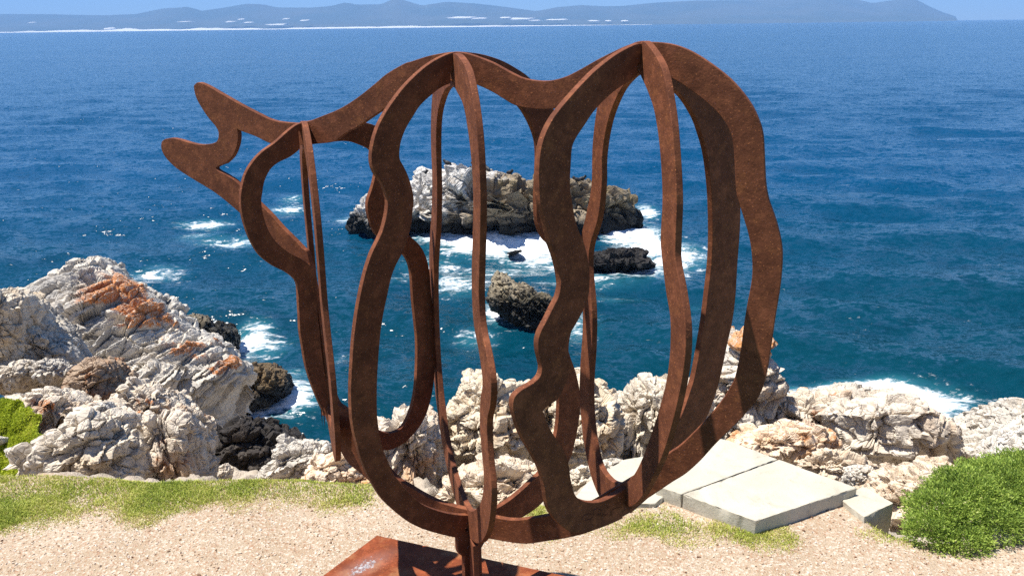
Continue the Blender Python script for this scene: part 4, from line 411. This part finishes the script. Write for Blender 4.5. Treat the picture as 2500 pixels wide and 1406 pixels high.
for i, d in enumerate(WD['rocks']):
    o = make_rock(d, 100+i); tag(o, d['l'], 'islet' if d['n'] == 'rock_island' else 'stone' if 'stone' in d['n'] else 'rock', 'coastal rocks')

# ------------------------------------------------------------------ the steel sculpture
def catmull(pts, corners=(), n=5):
    P = [Vector(p) for p in pts]; out = []; L = len(P)
    for i in range(L):
        a, b, c, d = P[i-1], P[i], P[(i+1) % L], P[(i+2) % L]
        if i in corners: a = b
        if (i+1) % L in corners: d = c
        for k in range(n):
            t = k/n
            out.append(.5*((2*b)+(c-a)*t+(2*a-5*b+4*c-d)*t*t+(3*b-a-3*c+d)*t*t*t))
    return out
def notch(loop, lo, hi, ztop, above):
    """cut a slot lo..hi (along the plate) up to height ztop into the edge nearest the joint"""
    zs = [p.y for p in loop if lo < p.x < hi]; zt = max(zs)-.06; zb = min(zs)+.06
    sel = [i for i, p in enumerate(loop) if lo < p.x < hi and (p.y > zt if above else p.y < zb)]
    if not sel: return loop
    ks = set(sel); L = len(loop); s = next(i for i in sel if (i-1) % L not in ks); e = s
    while (e+1) % L in ks: e = (e+1) % L
    pa, pb = loop[s], loop[e]; fwd = pa.x < pb.x
    x0, x1 = (lo, hi) if fwd else (hi, lo)
    new = [Vector((x0, pa.y)), Vector((x0, ztop)), Vector((x1, ztop)), Vector((x1, pb.y))]
    rest = []; i = (e+1) % L
    while i != s: rest.append(loop[i]); i = (i+1) % L
    return rest+new
def plate(name, loops, origin, ang, thick, parent, mat=CORTEN, bevel=.0018):
    cu = bpy.data.curves.new(name, 'CURVE'); cu.dimensions = '2D'; cu.fill_mode = 'BOTH'; cu.extrude = thick/2-bevel; cu.bevel_depth = bevel; cu.bevel_resolution = 1; cu.offset = -bevel
    for lp in loops:
        s = cu.splines.new('POLY'); s.points.add(len(lp)-1); s.use_cyclic_u = True
        for q, p in zip(s.points, lp): q.co = (p[0], p[1], 0, 1)
    t = bpy.data.objects.new(name, cu); col.objects.link(t)
    bpy.context.view_layer.update()
    me = bpy.data.meshes.new_from_object(t.evaluated_get(bpy.context.evaluated_depsgraph_get()))
    bpy.data.objects.remove(t); bpy.data.curves.remove(cu)
    me.name = name; me.materials.clear(); me.materials.append(mat)
    me.polygons.foreach_set('use_smooth', np.zeros(len(me.polygons), bool))
    o = bpy.data.objects.new(name, me); o.rotation_euler = (math.pi/2, 0, ang); o.location = (origin[0], origin[1], 0)
    return link(o, parent)
A_, B_, C_ = (math.radians(a) for a in (-25, 40, -75))
J0, J1, J2 = SC['J']
sculpture = bpy.data.objects.new('steel_sculpture', None); link(sculpture)
tag(sculpture, 'rusty steel whale sculpture of interlocking flat curved rings on a steel base', 'sculpture')
TH_ = .021
Ao, Ai = SC['A']
o = plate('profile_plate', [catmull(Ao), catmull(Ai, corners=(0, len(Ai)-4))], J1, A_, TH_, sculpture); o['label'] = 'long whale outline plate with the two lobed tail'
for nm, J, top, bot in (('B0', J0, 1.845, .745), ('B1', J1, 2.06, .36), ('B2', J2, 2.09, .575)):
    lo_, li_ = (catmull(l) for l in SC[nm])
    li_ = notch(li_, -.030, .012, top, True); lo_ = notch(lo_, -.030, .012, bot, False)
    plate('ring_plate', [lo_, li_], J, B_, TH_, sculpture)
for nm, J, da in (('C0', J0, 3), ('C1', J1, 0), ('C2', J2, 0)):
    plate('ring_plate', [catmull(l) for l in SC[nm]], J, C_+math.radians(da), TH_, sculpture)
# signature, a thin engraved-looking weld line on the right ring
cu = bpy.data.curves.new('signature', 'CURVE'); cu.dimensions = '3D'; cu.bevel_depth = .0024; cu.bevel_resolution = 1
for st in SC['sig']:
    s = cu.splines.new('POLY'); s.points.add(len(st)-1)
    for q, p in zip(s.points, st): q.co = (p[0], p[1], 0, 1)
t = bpy.data.objects.new('signature', cu); col.objects.link(t); bpy.context.view_layer.update()
me = bpy.data.meshes.new_from_object(t.evaluated_get(bpy.context.evaluated_depsgraph_get())); bpy.data.objects.remove(t)
me.materials.clear(); me.materials.append(CORTEN)
o = link(bpy.data.objects.new('signature', me), sculpture); o.rotation_euler = (math.pi/2, 0, B_)
nB = Vector((math.sin(B_), -math.cos(B_))); o.location = (J2[0]+nB.x*TH_/2, J2[1]+nB.y*TH_/2, 0)
# post: two crossed bars with a rounded gusset, on the base plate
def bar(name, origin, ang, u0, u1, z0, z1, th):
    return plate(name, [[(u0, z0), (u1, z0), (u1, z1), (u0, z1)]], origin, ang, th, sculpture)
bar('post', J1, B_, -.040, .045, .018, .33, .020)
bar('post', J1, C_, -.045, .095, .018, .325, .022)
g = [(-.068, .345)]+[(-.068*math.cos(t), .285-.062*math.sin(t)) for t in np.linspace(0, math.pi, 20)]+[(.068, .345)]
plate('gusset', [g], J1, B_, .022, sculpture)
P0 = Vector((-.624, 3.182)); d1 = Vector((.94, -.341)); d2 = Vector((-.545, -.839))
bp = [P0, P0+d2*.86, P0+d2*.86+d1*1.3, P0+d1*1.3]
bm = bmesh.new(); f = bm.faces.new([bm.verts.new((p.x, p.y, .019)) for p in bp]); bm.normal_update()
e = bmesh.ops.extrude_face_region(bm, geom=[f]); bmesh.ops.translate(bm, vec=(0, 0, -.022), verts=[v for v in e['geom'] if isinstance(v, bmesh.types.BMVert)])
bmesh.ops.recalc_face_normals(bm, faces=bm.faces); bmesh.ops.bevel(bm, geom=list(bm.edges), offset=.002, segments=1, affect='EDGES')
me = bpy.data.meshes.new('base_plate'); bm.to_mesh(me); bm.free(); me.materials.append(BASE)
o = link(bpy.data.objects.new('base_plate', me), sculpture); o['label'] = 'orange rusty base plate'
bm = bmesh.new(); cc_ = sum(bp, Vector((0, 0)))/4
tv = [bm.verts.new((*(cc_+(p-cc_)*.93), -.003)) for p in bp]; bv = [bm.verts.new((*(cc_+(p-cc_)*.93), ZG-.2)) for p in bp]
bm.faces.new(tv); bm.faces.new(bv[::-1])
for i in range(4): bm.faces.new((tv[i], tv[i-1], bv[i-1], bv[i]))
bmesh.ops.recalc_face_normals(bm, faces=bm.faces); me = bpy.data.meshes.new('plinth'); bm.to_mesh(me); bm.free(); me.materials.append(CONC); link(bpy.data.objects.new('plinth', me), sculpture)

# ------------------------------------------------------------------ concrete
def prism(name, pts, z0, z1, mat, sub=24, rough=.004, drop=0.):
    """a cast slab: outline pts, worn edges, slightly uneven faces"""
    bm = bmesh.new(); vs_ = [bm.verts.new((p[0], p[1], z1)) for p in pts]; f = bm.faces.new(vs_); bm.normal_update()
    if f.normal.z < 0: f.normal_flip()
    e = bmesh.ops.extrude_face_region(bm, geom=[f]); bmesh.ops.translate(bm, vec=(0, 0, z0-z1), verts=[v for v in e['geom'] if isinstance(v, bmesh.types.BMVert)])
    bmesh.ops.recalc_face_normals(bm, faces=bm.faces)
    bmesh.ops.bevel(bm, geom=list(bm.edges), offset=.004, segments=1, affect='EDGES')
    bmesh.ops.triangulate(bm, faces=bm.faces)
    for _ in range(5): bmesh.ops.subdivide_edges(bm, edges=[e for e in bm.edges if e.calc_length() > .035], cuts=1)
    bmesh.ops.triangulate(bm, faces=bm.faces)
    co = np.array([v.co[:] for v in bm.verts]); n = np.array([v.normal[:] for v in bm.verts])
    ed = np.array([max([e.calc_face_angle(0) for e in v.link_edges]) > .5 for v in bm.verts])
    co = co+n*(rough*(.5*fbm(co*6, 2)+.5*fbm(co*60, 2)))[:, None]-n*(ed*.012*np.clip(fbm(co*16, 3)+.05, 0, 1))[:, None]
    for v, c in zip(bm.verts, co): v.co = c
    me = bpy.data.meshes.new(name); bm.to_mesh(me); bm.free(); me.materials.append(mat)
    me.polygons.foreach_set('use_smooth', np.ones(len(me.polygons), bool)); me.set_sharp_from_angle(angle=math.radians(28))
    return link(bpy.data.objects.new(name, me))
sb, sj1, sj0, sf, sr, sl_, sbl = (Vector(p) for p in WD['slab'])
gap = (sf-sj0).normalized()*.0045
tag(prism('concrete_slab', [sj0+gap, sf, sr, sj1+gap], ZG-.06, ZG+.09, CONC), 'front half of the pale concrete slab, nearer the path', 'slab', 'concrete slabs')
tag(prism('concrete_slab', [sl_, sj0-gap, sj1-gap, sb, sbl], ZG-.16, ZG+.0885, CONC), 'rear half of the pale concrete slab, next to the rocks', 'slab', 'concrete slabs')
tag(prism('concrete_ledge', [Vector(p) for p in WD['ledge']], ZG-.25, ZG+.03, CONC), 'low concrete ledge seen through the bottom of the right ring', 'ledge')
tag(prism('concrete_block', [Vector(p) for p in WD['block']], ZG-.5, ZG+.04, CONC, rough=.008), 'weathered concrete block at the right corner of the slab', 'block')

# ------------------------------------------------------------------ grass, gravel, bush, ground cover
def inside(poly, x, y):
    p = np.array(poly); r = np.zeros(len(x), bool); j = len(p)-1
    for i in range(len(p)):
        c = ((p[i, 1] > y) != (p[j, 1] > y)) & (x < (p[j, 0]-p[i, 0])*(y-p[i, 1])/(p[j, 1]-p[i, 1]+1e-12)+p[i, 0]); r ^= c; j = i
    return r
def pdist(poly, x, y):
    p = np.array(poly); r = np.full(len(x), 9.)
    for i in range(len(p)):
        a, b = p[i-1], p[i]; ab = b-a; t = np.clip(((x-a[0])*ab[0]+(y-a[1])*ab[1])/(ab@ab), 0, 1)
        r = np.minimum(r, np.hypot(x-a[0]-t*ab[0], y-a[1]-t*ab[1]))
    return r
def leaf_mat(name, stops, rough=.6, trans=.25):
    q = N(name); a = q.n('ShaderNodeAttribute', attribute_name='tint').outputs['Fac']
    cc = q.mix(q.ramp(a, 0, .5), stops[0], stops[1]); cc = q.mix(q.ramp(a, .5, .85), cc, stops[2]); cc = q.mix(q.ramp(a, .85, 1), cc, stops[3])
    q.set(Base_Color=cc, Roughness=rough, Specular_IOR_Level=.25)
    tr = q.n('ShaderNodeBsdfTranslucent', i={'Color': cc}); mx = q.n('ShaderNodeMixShader', i={0: trans, 1: q.p.outputs[0], 2: tr.outputs[0]})
    q.t.links.new(mx.outputs[0], q.t.nodes['Material Output'].inputs[0]); return q.m
GRASS = leaf_mat('grass_blades', ((.25, .32, .045), (.43, .47, .085), (.58, .54, .16), (.70, .60, .33)))
def blades(name, x, y, z, L, w, tint, mat, lean=.5, seed=1):
    rs = np.random.default_rng(seed); n = len(x); a = rs.random(n)*2*math.pi; b = rs.random(n)*2*math.pi
    l = np.abs(rs.normal(0, lean, n)); dx, dy = np.cos(a), np.sin(a); sx, sy = np.cos(b)*w/2, np.sin(b)*w/2
    base = np.stack([x, y, z], 1); mid = base+np.stack([dx*L*l*.35, dy*L*l*.35, L*.6], 1); tip = base+np.stack([dx*L*l, dy*L*l, L*(1-.3*np.minimum(l, 1))], 1)
    s = np.stack([sx, sy, 0*sx], 1)
    V = np.stack([base-s, base+s, mid+s*.75, mid-s*.75, tip], 1).reshape(-1, 3); k = np.arange(n)*5
    Fc = np.concatenate([np.stack([k, k+1, k+2], 1), np.stack([k, k+2, k+3], 1), np.stack([k+3, k+2, k+4], 1)])
    return mesh_np(name, V, Fc, mat, attr=dict(tint=np.repeat(tint, 5)))
def grow(name, label, poly, n, soft, seed, hmul=1.):
    rs = np.random.default_rng(seed); p = np.array(poly); x = rs.uniform(p[:, 0].min()-.15, p[:, 0].max()+.15, n*3); y = rs.uniform(p[:, 1].min()-.15, p[:, 1].max()+.15, n*3)
    ins = inside(poly, x, y); d = np.where(ins, 1, -1)*pdist(poly, x, y); P = np.stack([x, y, 0*x], 1)
    nz = fbm(P*3.2, 4); keep = rs.random(len(x)) < sstep(-soft*.6, soft, d+soft*1.1*nz)*(.3+.7*sstep(-.5, .0, fbm(P*2+9, 3)+.3*fbm(P*9, 2)))
    x, y, d, nz = x[keep][:n], y[keep][:n], d[keep][:n], nz[keep][:n]; P = np.stack([x, y, 0*x], 1)
    L = (.016+.024*rs.random(len(x)))*(1+.5*fbm(P*4+3, 2))*hmul*(.55+.45*sstep(0, .12, d))
    tint = np.clip(.42+.45*fbm(P*2.6+31, 3)+.22*rs.normal(size=len(x))+.25*(1-sstep(0, .15, d)), 0, 1)
    o = blades(name, x, y, gz(x, y)-.003, L, .0042, tint, GRASS, .75, seed); tag(o, label, 'grass', kind='stuff'); return o
grow('grass', 'short green lawn strip along the cliff edge at left', WD['grassL'], 76000, .11, 21, .8)
grow('grass', 'sparse green grass patch on the gravel before the concrete slab', WD['grassR'], 34000, .14, 22, .85)
grow('grass', 'thin grass strip leading to the bush', WD['grassS'], 2500, .08, 23, .8)

def pebble_mat():
    q = N('gravel_stones'); a = q.n('ShaderNodeAttribute', attribute_name='tint').outputs['Fac']
    cc = q.mix(q.ramp(a, 0, .35), (.13, .07, .04), (.42, .30, .20)); cc = q.mix(q.ramp(a, .35, .7), cc, (.52, .42, .32)); cc = q.mix(q.ramp(a, .7, 1), cc, (.66, .60, .52))
    return q.set(Base_Color=cc, Roughness=.9, Specular_IOR_Level=.2)
D2, F2 = ico(1)
def pebbles(name, label, n, box, smin, smax, seed, tfun):
    rs = np.random.default_rng(seed); x = rs.uniform(box[0], box[1], n); y = rs.uniform(box[2], box[3], n)
    y0 = edge_y(x)-.08; k = (y < y0) & ~inside([(v.x, v.y) for v in bp], x, y); x, y = x[k], y[k]; n = len(x)
    s = smin*(smax/smin)**(rs.random(n)**2.2); sc3 = s[:, None]*rs.uniform(.6, 1.2, (n, 3))*(1, 1, .7)
    V = D2[None]*sc3[:, None]*(1+.3*rs.normal(size=(n, len(D2), 1)))
    a = rs.random(n)*6.3; ca, sa = np.cos(a)[:, None], np.sin(a)[:, None]
    V = np.stack([V[..., 0]*ca-V[..., 1]*sa, V[..., 0]*sa+V[..., 1]*ca, V[..., 2]], -1)+np.stack([x, y, gz(x, y)+s*.25], 1)[:, None]
    Fc = (F2[None]+(np.arange(n)*len(D2))[:, None, None]).reshape(-1, 3)
    return tag(mesh_np(name, V.reshape(-1, 3), Fc, PEB, smooth=False, attr=dict(tint=np.repeat(tfun(rs, n), len(D2)))), label, 'gravel', kind='stuff')
PEB = pebble_mat()
pebbles('gravel', 'loose pinkish gravel scattered over the path', 24000, (-2.8, 2.8, 2.6, 4.4), .0022, .0085, 31, lambda r, n: np.clip(np.where(r.random(n) < .07, r.normal(.05, .05, n), r.normal(.58, .2, n)), 0, 1))
LEAF = leaf_mat('bush_leaves', ((.13, .19, .035), (.30, .41, .07), (.46, .56, .11), (.52, .50, .22)), .55, .35)
TWIG = N('bush_twigs').set(Base_Color=(.12, .085, .05), Roughness=.9)
def bush(name, label, lobes, n, leaf, seed, parent_loc, mat=LEAF):
    rs = np.random.default_rng(seed); root = link(bpy.data.objects.new(name, None)); root.location = parent_loc; tag(root, label, 'bush')
    pts, nor = [], []
    vol = np.array([a*b+b*c+a*c for _, (a, b, c) in lobes]); cnt = (n*vol/vol.sum()).astype(int)
    for (c, r), m in zip(lobes, cnt):
        d = rs.normal(size=(m, 3)); d /= np.linalg.norm(d, axis=1)[:, None]; d[:, 2] = np.where(d[:, 2] < -.35, -d[:, 2], d[:, 2])
        rr_ = 1+.22*fbm(d*2.2+np.array(c)*5, 3)+.20*fbm(d*6+np.array(c)*3, 3); k = rr_*(1-.28*rs.random(m)**1.5)
        pts.append(np.array(c)+d*k[:, None]*r); nor.append(d)
    P = np.concatenate(pts); d = np.concatenate(nor)
    k = P[:, 2] > -.01; P, d = P[k], d[k]; m = len(P)
    dirv = d+rs.normal(0, .55, (m, 3))+(0, 0, .25); dirv /= np.linalg.norm(dirv, axis=1)[:, None]
    s = np.cross(dirv, rs.normal(size=(m, 3))); s /= np.linalg.norm(s, axis=1)[:, None]
    L = leaf*(.5+rs.random(m)**2*1.1)[:, None]; wd = leaf*.19
    V = np.stack([P-s*wd*.4, P+s*wd*.4, P+dirv*L*.55+s*wd, P+dirv*L*.55-s*wd, P+dirv*L], 1).reshape(-1, 3); q = np.arange(m)*5
    Fc = np.concatenate([np.stack([q, q+1, q+2], 1), np.stack([q, q+2, q+3], 1), np.stack([q+3, q+2, q+4], 1)])
    tint = np.clip(.45+.3*fbm(P*7, 3)+.2*rs.normal(size=m), 0, 1)
    mesh_np('foliage', V, Fc, mat, root, attr=dict(tint=np.repeat(tint, 5)))
    V = []; Fq = []
    for k in range(26):
        c, r = lobes[k % len(lobes)]; e = np.array(c)+rs.normal(0, .38, 3)*r; b = np.array([c[0]*.7, c[1]*.7, -.03]); b2 = b+rs.normal(0, .02, 3)*(1, 1, 0)
        ax = np.array([.006, 0, 0]); ay = np.array([0, .006, 0]); i = len(V)
        V += [b2+ax, b2+ay, b2-ax, e+ax*.4, e+ay*.4, e-ax*.4]; Fq += [[i, i+1, i+4, i+3], [i+1, i+2, i+5, i+4], [i+2, i, i+3, i+5]]
    mesh_np('stem', np.array(V), Fq, TWIG, root)
    return root
bx0 = WD['bush']
bush('green_bush', 'dense round green bush on the slope at the lower right', [((-.14, .08, .03), (.13, .13, .10)), ((.0, .20, .05), (.20, .20, .13)), ((.18, .32, .065), (.24, .24, .15)), ((.0, .02, .02), (.15, .11, .08)), ((.42, .42, .06), (.27, .25, .15)), ((.20, .14, .04), (.20, .15, .11)), ((.68, .50, .065), (.27, .25, .15)), ((.44, .24, .05), (.2, .16, .11))], 95000, .0155, 41, (bx0[0]-.02, bx0[1]+.03, ZG))
bush('small_shrub', 'tiny green shrub in the sand right of the dense bush', [((0, 0, .02), (.05, .05, .045)), ((.07, .02, .02), (.05, .04, .04))], 2500, .016, 42, (2.68, 3.86, ZG))
bush('dry_shrub', 'small brown dry shrub in front of the rocks at right', [((0, 0, .05), (.16, .10, .10)), ((.15, .03, .04), (.12, .1, .08))], 2600, .03, 43, (3.62, 5.75, -1.28), leaf_mat('dry_leaves', ((.10, .065, .035), (.17, .11, .06), (.2, .14, .07), (.22, .2, .08)), .8, .1))
# ground cover over the bank at left
cv = np.array(WD['cover']); rs = np.random.default_rng(51)
CM = leaf_mat('cover_leaves', ((.30, .36, .025), (.46, .53, .05), (.58, .62, .08), (.64, .63, .13)), .6, .3)
n = 90000; cx = rs.uniform(cv[:, 0].min(), cv[:, 0].max(), n); cz = rs.uniform(cv[:, 1].min(), cv[:, 1].max(), n)
ins = inside(cv, cx, cz); d = np.where(ins, 1, -1)*pdist(cv, cx, cz); k = d+.05*fbm(np.stack([cx, cz, 0*cx], 1)*5, 3) > 0; cx, cz, d = cx[k], cz[k], d[k]
def bank(x, z): return 6.2+(z+.75)*1.55+.10*fbm(np.stack([x, z, 0*x], 1)*2.2, 3)-.06*fbm(np.stack([x, z, 0*x+4], 1)*9, 2)
P = np.stack([cx, bank(cx, cz), cz+.035*rs.random(len(cx))], 1); m = len(P)
dirv = rs.normal(0, .6, (m, 3))+(-.3, -.2, .7); dirv /= np.linalg.norm(dirv, axis=1)[:, None]; s = np.cross(dirv, rs.normal(size=(m, 3))); s /= np.linalg.norm(s, axis=1)[:, None]
L = .026*rs.uniform(.6, 1.2, m)[:, None]; wd = .0075
V = np.stack([P-s*wd*.5, P+s*wd*.5, P+dirv*L*.55+s*wd, P+dirv*L*.55-s*wd, P+dirv*L], 1).reshape(-1, 3); q_ = np.arange(m)*5
Fc = np.concatenate([np.stack([q_, q_+1, q_+2], 1), np.stack([q_, q_+2, q_+3], 1), np.stack([q_+3, q_+2, q_+4], 1)])
tag(mesh_np('ground_cover', V, Fc, CM, attr=dict(tint=np.repeat(np.clip(.5+.45*fbm(P*6, 3)+.15*rs.normal(size=m), 0, 1), 5))), 'bright green ground cover on the bank at the left edge', 'ground cover', kind='stuff')
ux = np.linspace(cv[:, 0].min()-.6, cv[:, 0].max()-.06, 60); uz = np.linspace(cv[:, 1].min()-.3, cv[:, 1].max()-.05, 60); UX, UZ = np.meshgrid(ux, uz); a, b = UX.ravel(), UZ.ravel()
yb = bank(a, b)+.03; idx = np.arange(3600).reshape(60, 60)
V = np.concatenate([np.stack([a, yb, b], 1), np.stack([a, yb+.5, b-.3], 1)])
Fc = np.stack([idx[:-1, :-1], idx[:-1, 1:], idx[1:, 1:], idx[1:, :-1]], -1).reshape(-1, 4)
okf = (np.where(inside(cv, a, b), 1, -1)*pdist(cv, a, b) > .02)[Fc].all(1); Fc = Fc[okf]
SOIL = N('bank_soil'); SOIL.set(Base_Color=SOIL.mix(SOIL.noise(SOIL.pos(), 9, 5), (.10, .085, .04), (.16, .15, .05)), Roughness=1.)
tag(mesh_np('earth_bank', V, np.concatenate([Fc, Fc[:, ::-1]+3600]), SOIL.m), kind='structure')

# ------------------------------------------------------------------ sea birds resting on the islet
from mathutils.bvhtree import BVHTree
isle = next(o for o in bpy.data.objects if o.name == 'rock_island'); bpy.context.view_layer.update()
bv = BVHTree.FromObject(isle, bpy.context.evaluated_depsgraph_get()); BIRD = N('bird_plumage').set(Base_Color=(.012, .012, .013), Roughness=.6)
D, Fc = ico(3); Vb = D*(.10, .17, .12)
tl_ = np.clip(-D[:, 1]-.2, 0, 1); Vb[:, 1] -= tl_*.14; Vb[:, 2] -= tl_*.06                         # tail
nk = np.clip(D[:, 1]-.35, 0, 1)*np.clip(D[:, 2]+.6, 0, 1); Vb[:, 2] += nk*.30; Vb[:, 0] *= 1-.8*np.clip(nk, 0, .9)   # neck and head
bk = np.clip(D[:, 1]-.93, 0, 1)*8; Vb[:, 1] += bk*.16; Vb[:, 2] += .13
legs = np.concatenate([np.array([[s*.04+a*.012, b*.012, z] for z in (0, .08) for a, b in ((-1, -1), (1, -1), (1, 1), (-1, 1))]) for s in (-1, 1)])
lf = [[i, (i+1) % 4, (i+1) % 4+4] for i in range(4)]+[[i, (i+1) % 4+4, i+4] for i in range(4)]
Fb = np.concatenate([Fc, np.array(lf)+len(Vb), np.array(lf)+len(Vb)+8]); Vb = np.concatenate([Vb, legs]); proto = None
spots = [(-4.9, 'black sea bird on the peak at the left end of the islet'), (-3.3, 'black sea bird on the white rock second from the left'), (-1.9, 'black sea bird on the crest third from the left'), (-1.45, 'black sea bird close beside the third one on the crest'), (-.6, 'black sea bird on the middle crest of the islet'), (.9, 'black sea bird right of the islet middle'), (5.3, 'left one of the pair of black birds on the right hump'), (5.75, 'right one of the pair of black birds on the right hump')]
for k, (bx_, lb) in enumerate(spots):
    best = None
    for dy in np.linspace(-3, 3.5, 27):
        h = bv.ray_cast(Vector((bx_, dy, 20)), Vector((0, 0, -1)))[0]
        if h and (best is None or h.z > best.z): best = h
    if best is None: continue
    if proto is None: o = proto = mesh_np('sea_bird', Vb*1.15, Fb, BIRD)
    else: o = proto.copy(); col.objects.link(o)
    o.location = isle.matrix_world @ best; o.rotation_euler.z = (-1.9, 1.3, -1.2, 2.0, .6, -2.2, 1.5, -1.4)[k]
    tag(o, lb, 'bird', 'sea birds on the islet')

# ------------------------------------------------------------------ the air between here and the far coast
hz_ = bpy.data.materials.new('sea_haze'); hz_.use_nodes = True; nt = hz_.node_tree; nt.nodes.remove(nt.nodes['Principled BSDF'])
pv = nt.nodes.new('ShaderNodeVolumePrincipled'); pv.inputs['Color'].default_value = (.29, .56, 1, 1); pv.inputs['Density'].default_value = 1.15e-4; pv.inputs['Anisotropy'].default_value = .0
nt.links.new(pv.outputs[0], nt.nodes['Material Output'].inputs['Volume'])
lo_, hi_ = Vector((-16500, -60, SEA-30)), Vector((16500, 16500, 620)) 
bm = bmesh.new(); bmesh.ops.create_cube(bm, size=1)
for v in bm.verts: v.co = Vector(((lo_.x+hi_.x)/2+v.co.x*(hi_.x-lo_.x), (lo_.y+hi_.y)/2+v.co.y*(hi_.y-lo_.y), (lo_.z+hi_.z)/2+v.co.z*(hi_.z-lo_.z)))
me = bpy.data.meshes.new('haze'); bm.to_mesh(me); bm.free(); me.materials.append(hz_)
tag(link(bpy.data.objects.new('haze', me)), 'thin blue sea haze over the bay', 'haze', kind='stuff')
